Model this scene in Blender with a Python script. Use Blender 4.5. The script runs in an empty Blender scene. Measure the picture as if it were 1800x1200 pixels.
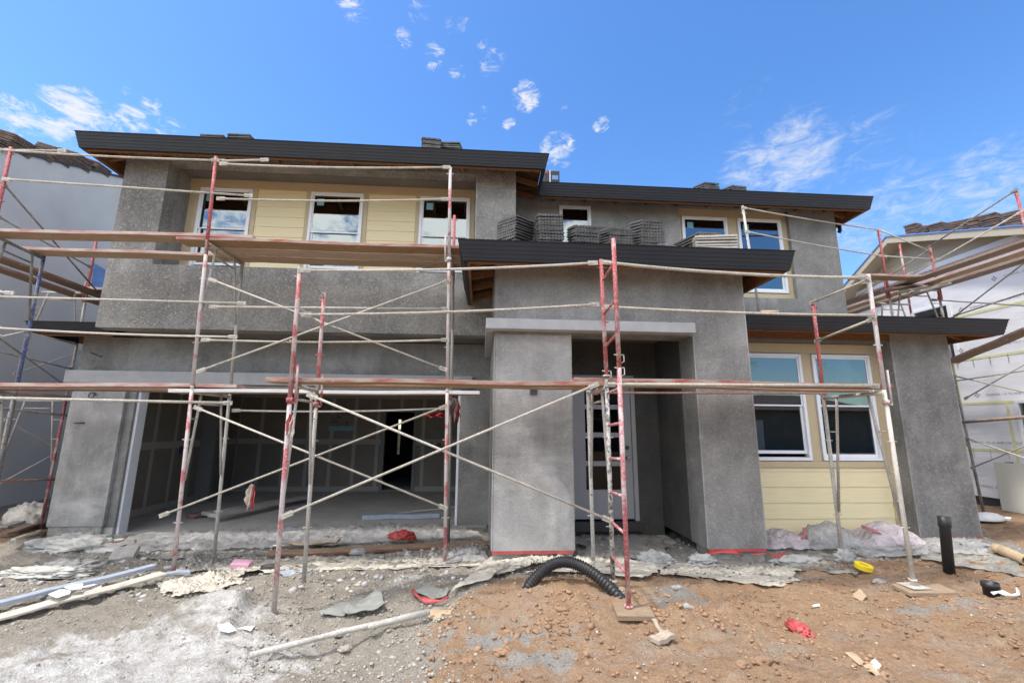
import bpy, bmesh, math, random
import numpy as np
from mathutils import Vector, Matrix, noise
random.seed(7)
sc = bpy.context.scene
C = sc.collection
PI = math.pi
# ------------------------------------------------------------------ camera
CZ = 1.55
AX_R = (0.9976821281667414, -0.06757808882633502, 0.007973270800728474)
AX_U = (-0.020679814844840393, -0.1894813675016542, 0.9816665200706837)
AX_F = (0.06482836103639282, 0.9795560286580257, 0.1904396763414916)
cam = bpy.data.cameras.new('camera')
cam_o = bpy.data.objects.new('camera', cam)
C.objects.link(cam_o)
m = Matrix.Identity(4)
for i in range(3):
    m[i][0], m[i][1], m[i][2] = AX_R[i], AX_U[i], -AX_F[i]
m[2][3] = CZ
cam_o.matrix_world = m
cam.sensor_fit = 'HORIZONTAL'
cam.sensor_width = 36
cam.lens = 36 * 781.0 / 1800
cam.clip_start = 0.05
cam.clip_end = 2000
sc.camera = cam_o

def P(px, py, Y):                    # survey helper: sight line of a photo point met at depth Y
    a, b = (px - 900) / 781.0, -(py - 600) / 781.0
    d = [a * AX_R[i] + b * AX_U[i] + AX_F[i] for i in range(3)]
    return Vector((d[0] / d[1] * Y, Y, CZ + d[2] / d[1] * Y))

def sm(a, b, x):
    t = min(1, max(0, (x - a) / (b - a)))
    return t * t * (3 - 2 * t)

def fbm(x, y, s, o=4, off=0.0):
    return noise.fractal(Vector((x * s + off, y * s - off * .7, off * 1.3)), 0.9, 2.1, o)

def ground_h(x, y, detail=True):
    h = -.12 + .14 * sm(-4.5, 2.5, x) + .09 * sm(3, 7.5, x)
    h += .12 * math.exp(-((x - .75) / 1.2) ** 2 - ((y - 4.45) / .55) ** 2)
    h += .05 * math.exp(-((x - 1.6) / 1.2) ** 2 - ((y - 5.6) / .8) ** 2)
    h += .17 * sm(-3.1, -2.12, x) * (1 - sm(-2.10, -1.97, x + .25 * (y - 4.4))) * math.exp(-((y - 4.45) / .24) ** 2)
    h += .06 * math.exp(-((x + 3.2) / 1.2) ** 2 - ((y - 4.0) / .5) ** 2)
    h -= .10 * math.exp(-((x + 1.0) / 1.2) ** 2 - ((y - 3.6) / .45) ** 2)
    if y > 7.3 and -6.9 < x < .3:
        h = h * (1 - sm(7.5, 8.0, y)) - .32 * sm(7.5, 8.0, y)
    if detail and -14 < x < 16 and 1 < y < 16:
        h += .045 * fbm(x, y, 1.3, 4, 3.1) + .026 * fbm(x, y, 6, 4, 9.2)
        v = fbm(x, y, 17, 2, 5.5)
        h += .026 * v * abs(v) + .007 * fbm(x, y, 41, 2, 1.7)
        rg = 1 - abs(fbm(x, y, 3.2, 3, 7.7)) * 2.2
        h += .030 * max(0, rg) ** 3 * sm(.1, .5, noise.noise(Vector((x * .8, y * .8, 11))) + .25)
    return h

def G(px, py, dz=0.0):               # sight line met with the ground
    z = 0.0
    for k in range(6):
        a = P(px, py, 1.0)
        Y = (z + dz - CZ) / (a.z - CZ)
        p = P(px, py, Y)
        z = ground_h(p.x, p.y)
    p.z = z + dz
    return p

# ------------------------------------------------------------------ materials
MT = {}
def new_mat(name):
    mt = bpy.data.materials.new(name)
    mt.use_nodes = True
    nt = mt.node_tree
    b = nt.nodes['Principled BSDF']
    MT[name] = mt
    return mt, nt, b

def nd(nt, t, **kw):
    n = nt.nodes.new(t)
    for k, v in kw.items():
        if k.startswith('i_'):
            key = k[2:]
            key = int(key) if key.isdigit() else key.replace('_', ' ')
            n.inputs[key].default_value = v
        else:
            setattr(n, k, v)
    return n

def coords(nt, kind='world'):
    if kind == 'world':
        g = nd(nt, 'ShaderNodeNewGeometry')
        return g.outputs['Position']
    t = nd(nt, 'ShaderNodeTexCoord')
    return t.outputs['Object']

def mapping(nt, vec, scale=(1, 1, 1), loc=(0, 0, 0)):
    mp = nd(nt, 'ShaderNodeMapping')
    mp.inputs['Scale'].default_value = scale
    mp.inputs['Location'].default_value = loc
    nt.links.new(vec, mp.inputs['Vector'])
    return mp.outputs[0]

def tex(nt, vec, scale, detail=4, rough=.55, dist=0.0):
    n = nd(nt, 'ShaderNodeTexNoise')
    n.inputs['Scale'].default_value = scale
    n.inputs['Detail'].default_value = detail
    n.inputs['Roughness'].default_value = rough
    n.inputs['Distortion'].default_value = dist
    nt.links.new(vec, n.inputs['Vector'])
    return n.outputs['Fac']

def ramp(nt, fac, stops):
    r = nd(nt, 'ShaderNodeValToRGB')
    e = r.color_ramp.elements
    while len(e) < len(stops):
        e.new(0.5)
    for k, (p, c) in enumerate(stops):
        e[k].position = p
        e[k].color = (*c, 1) if len(c) == 3 else c
    nt.links.new(fac, r.inputs[0])
    return r.outputs[0]

def g3(v):
    return (v, v, v)

def mix(nt, fac, a, b, mode='MIX'):
    n = nd(nt, 'ShaderNodeMix', data_type='RGBA', blend_type=mode)
    for sock, val in ((0, fac), (6, a), (7, b)):
        if isinstance(val, (int, float)):
            n.inputs[sock].default_value = val
        elif isinstance(val, tuple):
            n.inputs[sock].default_value = (*val, 1) if len(val) == 3 else val
        else:
            nt.links.new(val, n.inputs[sock])
    return n.outputs[2]

def math_n(nt, op, a, b=None, clamp=False):
    n = nd(nt, 'ShaderNodeMath', operation=op, use_clamp=clamp)
    for k, v in ((0, a), (1, b)):
        if v is None:
            continue
        if isinstance(v, (int, float)):
            n.inputs[k].default_value = v
        else:
            nt.links.new(v, n.inputs[k])
    return n.outputs[0]

def bump(nt, b, h, strength=.5, dist=.01):
    n = nd(nt, 'ShaderNodeBump')
    n.inputs['Strength'].default_value = strength
    n.inputs['Distance'].default_value = dist
    nt.links.new(h, n.inputs['Height'])
    nt.links.new(n.outputs[0], b.inputs['Normal'])

def simple(name, col, rough=.6, var=.15, scale=6.0, metallic=0.0, spec=.5, bs=0.0, bscale=60, kind='world'):
    mt, nt, b = new_mat(name)
    v = coords(nt, kind)
    f = tex(nt, v, scale, 5)
    lo = tuple(max(0, c * (1 - var)) for c in col)
    hi = tuple(min(1, c * (1 + var)) for c in col)
    nt.links.new(ramp(nt, f, [(.3, lo), (.7, hi)]), b.inputs['Base Color'])
    b.inputs['Roughness'].default_value = rough
    b.inputs['Metallic'].default_value = metallic
    b.inputs['Specular IOR Level'].default_value = spec
    if bs:
        bump(nt, b, tex(nt, v, bscale, 4), bs, .01)
    return mt

def stucco(name, col, rough_amt, scale, damp):
    """fresh cement render: damp and dry clouds, trowel sweeps, streaks and a dashed grain"""
    mt, nt, b = new_mat(name)
    v = coords(nt)
    big = tex(nt, mapping(nt, v, (1, 1, 1.1)), .95, 6, .60, .9)
    mid = tex(nt, mapping(nt, v, (1, 1, .8)), 3.1, 6, .66, 1.0)
    streak = tex(nt, mapping(nt, v, (5, 5, .5)), 1.0, 5, .6, .2)
    worm = tex(nt, v, scale, 3, .6, 1.4)
    fine = tex(nt, v, scale * 2.6, 3, .6)
    lt = tuple(min(.8, c * (1 + .62 * damp / .34) * t) for c, t in zip(col, (1.0, 1.0, 1.01)))
    dk = tuple(c * (1 - 1.15 * damp) for c in col)
    c1 = ramp(nt, big, [(.36, dk), (.45, tuple(c * .85 for c in col)), (.54, tuple(c * 1.12 for c in col)), (.63, lt)])
    c2 = ramp(nt, mid, [(.30, tuple(c * .58 for c in col)), (.52, col), (.70, lt)])
    c3 = mix(nt, .36, c1, c2)
    lift = tex(nt, mapping(nt, v, (.22, .22, 1.5)), 1.0, 4, .5, .3)
    c3 = mix(nt, .22, c3, ramp(nt, lift, [(.40, tuple(c * .6 for c in col)), (.46, col), (.60, lt)]))
    c3 = mix(nt, .16, c3, ramp(nt, streak, [(.35, tuple(c * .5 for c in col)), (.65, lt)]))
    sp = ramp(nt, worm, [(.52, g3(0)), (.66, g3(1))])
    c4 = mix(nt, math_n(nt, 'MULTIPLY', sp, rough_amt * .42), c3, tuple(min(1, c * 2.3 + .02) for c in col))
    pit = ramp(nt, worm, [(.28, g3(1)), (.42, g3(0))])
    c5 = mix(nt, math_n(nt, 'MULTIPLY', pit, rough_amt * .5), c4, tuple(c * .5 for c in col))
    nt.links.new(c5, b.inputs['Base Color'])
    b.inputs['Roughness'].default_value = .92
    b.inputs['Specular IOR Level'].default_value = .25
    hh = math_n(nt, 'ADD', math_n(nt, 'ADD', worm, math_n(nt, 'MULTIPLY', fine, .4)), math_n(nt, 'MULTIPLY', mid, .8 * (1.2 - rough_amt)))
    bump(nt, b, hh, .5 + .5 * rough_amt, .025)
    return mt

stucco('stucco_rough', (.265, .256, .238), 1.3, 33, .46)
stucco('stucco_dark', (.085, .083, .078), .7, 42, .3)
stucco('stucco_mid', (.262, .255, .242), .8, 40, .46)
stucco('stucco_smooth', (.33, .322, .308), .3, 34, .50)
simple('trim_coat', (.40, .40, .405), .85, .10, 5, bs=.25, bscale=120)
simple('neighbour_stucco', (.52, .505, .48), .9, .09, 1.0, bs=.45, bscale=70)
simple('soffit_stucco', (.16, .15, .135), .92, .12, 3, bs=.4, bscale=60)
simple('gutter_metal', (.023, .023, .027), .45, .12, 2.5, spec=.3)
simple('dark_flashing', (.045, .042, .042), .55, .2, 3)
simple('window_vinyl', (.80, .82, .86), .35, .03, 8)
simple('street_wall', (.16, .145, .125), .8, .1, 2)
simple('cream_trim', (.52, .42, .265), .6, .05, 5)
simple('door_white', (.36, .36, .37), .4, .03, 6)
simple('drywall', (.22, .21, .195), .9, .06, 2)
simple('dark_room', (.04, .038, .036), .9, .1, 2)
simple('concrete', (.45, .435, .41), .85, .14, 3, bs=.2, bscale=40)
simple('concrete_dust', (.46, .44, .41), .95, .2, 5, bs=.6, bscale=40)
simple('wire_metal', (.10, .10, .10), .4, .1, 10, metallic=.9)
simple('chrome', (.55, .54, .52), .25, .05, 10, metallic=1)
simple('black_plastic', (.022, .022, .024), .45, .25, 30)
simple('white_paper', (.75, .75, .73), .8, .06, 12)
simple('pink_foam', (.72, .40, .52), .8, .06, 12)
simple('yellow_tape', (.80, .60, .02), .45, .08, 12)
simple('red_plastic', (.42, .05, .045), .5, .25, 14)
simple('red_tape', (.46, .075, .075), .5, .2, 9)
simple('cardboard', (.46, .35, .23), .85, .10, 6, bs=.2)
simple('grey_paper', (.27, .275, .25), .85, .15, 8, bs=.3)
simple('blue_board', (.36, .40, .47), .6, .15, 9)
simple('blue_tarp', (.05, .13, .34), .5, .2, 6)
simple('green_cap', (.06, .16, .11), .5, .2, 6)
simple('rake_cream', (.50, .44, .34), .7, .04, 3)
simple('panel_board', (.74, .72, .64), .6, .02, 4)
simple('tan_siding', (.50, .44, .33), .7, .04, 3)
simple('wrap_tape', (.66, .66, .36), .6, .10, 9)
simple('ink', (.33, .33, .36), .7, .1, 9)
simple('ink_dark', (.05, .05, .07), .7, .1, 9)
simple('blue_membrane', (.16, .28, .58), .5, .1, 3)
simple('roof_felt', (.05, .048, .046), .9, .2, 4)
simple('stone_grey', (.38, .35, .30), .95, .3, 1.1)
simple('stone_brown', (.33, .205, .125), .95, .28, 1.3)
simple('mortar', (.33, .33, .32), .95, .22, 9, bs=.8, bscale=45)
simple('insulation', (.50, .485, .44), .95, .18, 9, bs=.9, bscale=45)
simple('lime_lump', (.50, .485, .45), .95, .2, 9, bs=.7, bscale=50)
simple('label_teal', (.18, .36, .42), .6, .1, 5)
simple('orange_wood', (.12, .052, .02), .7, .3, 5)
simple('outlet_blue', (.01, .05, .22), .4, .1, 8)
simple('asphalt', (.05, .05, .05), .9, .2, 4)
simple('leaf', (.05, .09, .03), .8, .4, 3)
simple('bark', (.12, .08, .05), .9, .3, 6)

def siding_mat():
    mt, nt, b = new_mat('cream_siding')
    v = coords(nt)
    f = tex(nt, mapping(nt, v, (1.2, 1, 26)), 3, 4)
    nt.links.new(ramp(nt, f, [(.3, (.74, .635, .385)), (.7, (.82, .71, .44))]), b.inputs['Base Color'])
    b.inputs['Roughness'].default_value = .55
    bump(nt, b, tex(nt, mapping(nt, v, (3, 1, 60)), 4, 4), .15, .004)
siding_mat()

def tile_mat(name, a, bcol):
    mt, nt, b = new_mat(name)
    v = coords(nt)
    f = tex(nt, v, 9, 6, .7)
    nt.links.new(ramp(nt, f, [(.3, a), (.7, bcol)]), b.inputs['Base Color'])
    b.inputs['Roughness'].default_value = .85
    bump(nt, b, tex(nt, v, 130, 3), .5, .004)
tile_mat('tile_dark', (.075, .073, .071), (.185, .18, .175))
tile_mat('tile_dusty', (.40, .37, .33), (.56, .53, .48))
tile_mat('tile_brown', (.075, .052, .043), (.20, .135, .105))

def tube_mat(name, base, dust, f0, f1, speck, speck_col=(.72, .70, .66), sc_=5.0):
    mt, nt, b = new_mat(name)
    v = coords(nt)
    oi = nd(nt, 'ShaderNodeObjectInfo')
    va = nd(nt, 'ShaderNodeVectorMath', operation='ADD')
    rv = math_n(nt, 'MULTIPLY', oi.outputs['Random'], 40.0)
    nt.links.new(v, va.inputs[0]); nt.links.new(rv, va.inputs[1])
    v = va.outputs[0]
    n1 = tex(nt, mapping(nt, v, (1, 1, .8)), sc_, 5, .6, .3)
    sh = math_n(nt, 'MULTIPLY', math_n(nt, 'SUBTRACT', oi.outputs['Random'], .5), .22)
    n1 = math_n(nt, 'ADD', n1, sh)
    n2 = tex(nt, v, 55, 4, .6)
    n3 = tex(nt, v, 130, 2, .6)
    c = mix(nt, ramp(nt, n1, [(f0, g3(0)), (f1, g3(1))]), base, dust)
    c = mix(nt, math_n(nt, 'MULTIPLY', ramp(nt, n2, [(.52, g3(0)), (.62, g3(1))]), speck), c, speck_col)
    c = mix(nt, math_n(nt, 'MULTIPLY', ramp(nt, n3, [(.60, g3(0)), (.68, g3(1))]), .5), c, (.09, .08, .075))
    nt.links.new(c, b.inputs['Base Color'])
    b.inputs['Roughness'].default_value = .62
    b.inputs['Specular IOR Level'].default_value = .35
    bump(nt, b, n2, .35, .004)
tube_mat('tube_red', (.38, .075, .075), (.46, .35, .32), .56, .66, .30)
tube_mat('tube_red_worn', (.44, .12, .13), (.50, .44, .42), .42, .51, .45)
tube_mat('tube_grey', (.38, .36, .32), (.52, .49, .44), .38, .62, .5)
tube_mat('tube_pale', (.42, .39, .34), (.58, .545, .49), .38, .62, .5)
tube_mat('tube_splat', (.50, .48, .44), (.10, .10, .10), .50, .60, .65, sc_=24)
tube_mat('tube_dark', (.16, .15, .14), (.30, .28, .25), .42, .62, .25)
tube_mat('tube_blue', (.07, .10, .26), (.22, .22, .22), .42, .52, .35)
tube_mat('tube_rust', (.30, .14, .09), (.36, .27, .20), .40, .62, .25)
tube_mat('brace_pale', (.36, .325, .265), (.50, .455, .385), .38, .62, .55)

def plank_mat(name, wood, wood2, edge, edge2):
    mt, nt, b = new_mat(name)
    v = coords(nt, 'object')
    gr = tex(nt, mapping(nt, v, (1.0, 22, 22)), 3.0, 6, .65, .5)
    kn = tex(nt, v, 5.0, 3)
    c = ramp(nt, gr, [(.3, wood), (.7, wood2)])
    c = mix(nt, ramp(nt, kn, [(.62, g3(0)), (.72, g3(.5))]), c, tuple(x * .5 for x in wood))
    g = nd(nt, 'ShaderNodeNewGeometry')
    sx = nd(nt, 'ShaderNodeSeparateXYZ')
    nt.links.new(g.outputs['Normal'], sx.inputs[0])
    side = math_n(nt, 'LESS_THAN', math_n(nt, 'ABSOLUTE', sx.outputs[2]), .6)
    ed = ramp(nt, tex(nt, mapping(nt, v, (1.0, 6, 6)), 3.5, 5, .7), [(.38, edge), (.60, edge2)])
    c = mix(nt, side, c, ed)
    oi = nd(nt, 'ShaderNodeObjectInfo')
    hs = nd(nt, 'ShaderNodeHueSaturation')
    nt.links.new(math_n(nt, 'ADD', math_n(nt, 'MULTIPLY', oi.outputs['Random'], .5), .75), hs.inputs['Value'])
    nt.links.new(math_n(nt, 'ADD', math_n(nt, 'MULTIPLY', oi.outputs['Random'], -.5), 1.15), hs.inputs['Saturation'])
    nt.links.new(c, hs.inputs['Color'])
    splat = ramp(nt, tex(nt, v, 16, 5, .7), [(.62, g3(0)), (.68, g3(.75))])
    c = mix(nt, splat, hs.outputs[0], (.42, .40, .37))
    nt.links.new(c, b.inputs['Base Color'])
    b.inputs['Roughness'].default_value = .85
    bump(nt, b, gr, .4, .006)
plank_mat('plank_pink', (.28, .175, .095), (.50, .35, .21), (.44, .15, .13), (.52, .42, .35))
plank_mat('plank_pale', (.27, .18, .105), (.46, .34, .22), (.58, .55, .52), (.66, .63, .60))
plank_mat('plank_brown', (.17, .11, .07), (.30, .21, .14), (.24, .10, .08), (.30, .20, .15))
plank_mat('sole_wood', (.30, .22, .15), (.46, .36, .26), (.36, .27, .19), (.44, .35, .26))
plank_mat('cream_board', (.40, .35, .28), (.50, .45, .37), (.40, .36, .30), (.48, .44, .37))
plank_mat('plank_grey', (.34, .31, .27), (.46, .43, .38), (.40, .37, .33), (.5, .47, .42))

def rafter_mat():
    mt, nt, b = new_mat('rafter_wood')
    v = coords(nt)
    f = tex(nt, mapping(nt, v, (6, 1.5, 18)), 3, 5, .6)
    nt.links.new(ramp(nt, f, [(.3, (.16, .070, .026)), (.7, (.28, .13, .05))]), b.inputs['Base Color'])
    b.inputs['Roughness'].default_value = .75
rafter_mat()

def glass_mat(name, tint, refl):
    mt = bpy.data.materials.new(name)
    mt.use_nodes = True
    nt = mt.node_tree
    nt.nodes.clear()
    out = nd(nt, 'ShaderNodeOutputMaterial')
    tr = nd(nt, 'ShaderNodeBsdfTransparent')
    tr.inputs[0].default_value = (*tint, 1)
    gl = nd(nt, 'ShaderNodeBsdfGlossy')
    gl.inputs['Color'].default_value = ((.86, .95, .97, 1) if refl > .1 else (.35, .37, .38, 1))
    gl.inputs['Roughness'].default_value = .012
    nb = nd(nt, 'ShaderNodeBump')
    nb.inputs['Strength'].default_value = .05
    nb.inputs['Distance'].default_value = .01
    nt.links.new(tex(nt, coords(nt), 1.6, 2), nb.inputs['Height'])
    nt.links.new(nb.outputs[0], gl.inputs['Normal'])
    fr = nd(nt, 'ShaderNodeFresnel')
    fr.inputs[0].default_value = 1.5
    f = math_n(nt, 'ADD', math_n(nt, 'MULTIPLY', fr.outputs[0], .8), refl, True)
    mx = nd(nt, 'ShaderNodeMixShader')
    nt.links.new(f, mx.inputs[0])
    nt.links.new(tr.outputs[0], mx.inputs[1])
    nt.links.new(gl.outputs[0], mx.inputs[2])
    nt.links.new(mx.outputs[0], out.inputs[0])
    MT[name] = mt
glass_mat('glass', (.40, .46, .46), .19)
glass_mat('tinted_glass', (.30, .38, .38), .13)
glass_mat('door_glass', (.25, .27, .27), .03)

def plastic_mat(name, col, alpha, var=.2):
    mt, nt, b = new_mat(name)
    v = coords(nt)
    f = tex(nt, v, 6, 5, .65)
    nt.links.new(ramp(nt, f, [(.3, tuple(c * (1 - var) for c in col)), (.7, tuple(min(.9, c * (1 + var)) for c in col))]), b.inputs['Base Color'])
    b.inputs['Roughness'].default_value = .28
    al = ramp(nt, tex(nt, v, 9, 4, .6), [(.3, g3(alpha - .12)), (.7, g3(min(1, alpha + .12)))])
    nt.links.new(al, b.inputs['Alpha'])
    bump(nt, b, tex(nt, v, 15, 5, .6, 1.5), .8, .03)
plastic_mat('poly_clear', (.52, .515, .51), .62, .35)
plastic_mat('poly_cream', (.68, .63, .53), .97, .25)
plastic_mat('poly_dusty', (.36, .345, .31), .97, .4)
plastic_mat('poly_pink', (.50, .16, .18), .92, .4)
plastic_mat('poly_mauve', (.68, .60, .62), .70, .25)

def wrap_mat():
    mt, nt, b = new_mat('house_wrap')
    v = coords(nt)
    sx = nd(nt, 'ShaderNodeSeparateXYZ')
    nt.links.new(v, sx.inputs[0])
    big = tex(nt, mapping(nt, v, (1, .5, 1.2)), 1.5, 4)
    c = ramp(nt, big, [(.3, (.72, .72, .76)), (.7, (.84, .84, .87))])
    # lath rolls: a fine diamond mesh in some of the courses
    w = nd(nt, 'ShaderNodeTexVoronoi')
    w.inputs['Scale'].default_value = 55
    nt.links.new(v, w.inputs['Vector'])
    band = nd(nt, 'ShaderNodeTexWave')
    band.bands_direction = 'Z'
    band.inputs['Scale'].default_value = .42
    nt.links.new(v, band.inputs['Vector'])
    bm_ = ramp(nt, band.outputs['Fac'], [(.45, g3(0)), (.55, g3(1))])
    c = mix(nt, math_n(nt, 'MULTIPLY', math_n(nt, 'MULTIPLY', w.outputs['Distance'], bm_), .8, True), c, (.80, .80, .82))
    nt.links.new(c, b.inputs['Base Color'])
    b.inputs['Roughness'].default_value = .6
    bump(nt, b, tex(nt, mapping(nt, v, (1, .6, 2.5)), 3, 4), .4, .03)
wrap_mat()

def garage_wall_mat():
    mt, nt, b = new_mat('taped_drywall')
    v = coords(nt)
    f = tex(nt, v, 2, 4)
    c = ramp(nt, f, [(.3, (.20, .175, .145)), (.7, (.24, .21, .175))])
    sx = nd(nt, 'ShaderNodeSeparateXYZ')
    nt.links.new(v, sx.inputs[0])
    def stripes(sock, period, width, off):
        s = math_n(nt, 'ADD', sock, off)
        fr = math_n(nt, 'FRACT', math_n(nt, 'DIVIDE', s, period))
        return math_n(nt, 'LESS_THAN', fr, width / period)
    xy = math_n(nt, 'ADD', sx.outputs[0], sx.outputs[1])
    a = math_n(nt, 'MAXIMUM', stripes(xy, .61, .09, .1), stripes(sx.outputs[2], 1.22, .14, .14))
    c = mix(nt, math_n(nt, 'MULTIPLY', a, .55), c, (.50, .47, .43))
    nt.links.new(c, b.inputs['Base Color'])
    b.inputs['Roughness'].default_value = .9
garage_wall_mat()

def ground_mat():
    mt, nt, b = new_mat('site_soil')
    v = coords(nt)
    at = nd(nt, 'ShaderNodeAttribute', attribute_name='zone')
    sp = nd(nt, 'ShaderNodeSeparateColor')
    nt.links.new(at.outputs['Color'], sp.inputs[0])
    n1 = tex(nt, v, 1.7, 6, .62)
    n2 = tex(nt, v, 9, 6, .65)
    n3 = tex(nt, v, 48, 4, .65)
    n4 = tex(nt, v, 130, 3, .6)
    grey = mix(nt, .5, ramp(nt, n1, [(.3, (.27, .235, .185)), (.7, (.42, .375, .31))]),
               ramp(nt, n3, [(.3, (.22, .195, .16)), (.7, (.46, .425, .37))]))
    brown = mix(nt, .5, ramp(nt, n2, [(.3, (.28, .162, .094)), (.55, (.40, .262, .158)), (.75, (.48, .355, .245))]),
                ramp(nt, n3, [(.3, (.27, .162, .096)), (.7, (.46, .325, .21))]))
    stain = ramp(nt, tex(nt, mapping(nt, v, (1, 2.2, 1), (3, 1, 0)), 1.5, 6, .68, .7), [(.50, g3(0)), (.66, g3(.55))])
    brown = mix(nt, stain, brown, ramp(nt, n3, [(.3, (.30, .26, .215)), (.7, (.42, .375, .32))]))
    dust = ramp(nt, n3, [(.35, (.26, .245, .22)), (.65, (.37, .35, .32))])
    white = mix(nt, .45, ramp(nt, n2, [(.3, (.30, .275, .235)), (.62, (.72, .70, .67))]), ramp(nt, n3, [(.35, (.36, .335, .30)), (.62, (.74, .725, .70))]))
    j = math_n(nt, 'MULTIPLY', math_n(nt, 'SUBTRACT', n2, .5), 1.3)
    j2 = math_n(nt, 'MULTIPLY', math_n(nt, 'SUBTRACT', n3, .5), 1.0)
    jj = math_n(nt, 'ADD', j, j2)
    def msk(sock):
        return ramp(nt, math_n(nt, 'ADD', sock, jj, True), [(.40, g3(0)), (.62, g3(1))])
    c = mix(nt, msk(sp.outputs[0]), grey, brown)
    c = mix(nt, msk(sp.outputs[2]), c, dust)
    wn = math_n(nt, 'MULTIPLY', math_n(nt, 'SUBTRACT', tex(nt, mapping(nt, v, (1, 1.8, 1)), 3.2, 7, .7, .8), .5), 2.4)
    wm = ramp(nt, math_n(nt, 'ADD', math_n(nt, 'MULTIPLY', sp.outputs[1], .95), wn, True), [(.40, g3(0)), (.78, g3(1))])
    wm = math_n(nt, 'MULTIPLY', wm, math_n(nt, 'MULTIPLY', sp.outputs[1], 4, True))
    c = mix(nt, wm, c, white)
    # scattered mortar flecks
    fl = ramp(nt, n4, [(.66, g3(0)), (.71, g3(1))])
    c = mix(nt, math_n(nt, 'MULTIPLY', fl, .5), c, (.55, .52, .47))
    dk = ramp(nt, n4, [(.30, g3(1)), (.36, g3(0))])
    c = mix(nt, math_n(nt, 'MULTIPLY', dk, .4), c, (.13, .085, .05))
    nt.links.new(c, b.inputs['Base Color'])
    b.inputs['Roughness'].default_value = .97
    b.inputs['Specular IOR Level'].default_value = .15
    hh = math_n(nt, 'ADD', n2, math_n(nt, 'ADD', math_n(nt, 'MULTIPLY', n3, .5), math_n(nt, 'MULTIPLY', n4, .22)))
    bump(nt, b, hh, 1.0, .05)
ground_mat()

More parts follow.
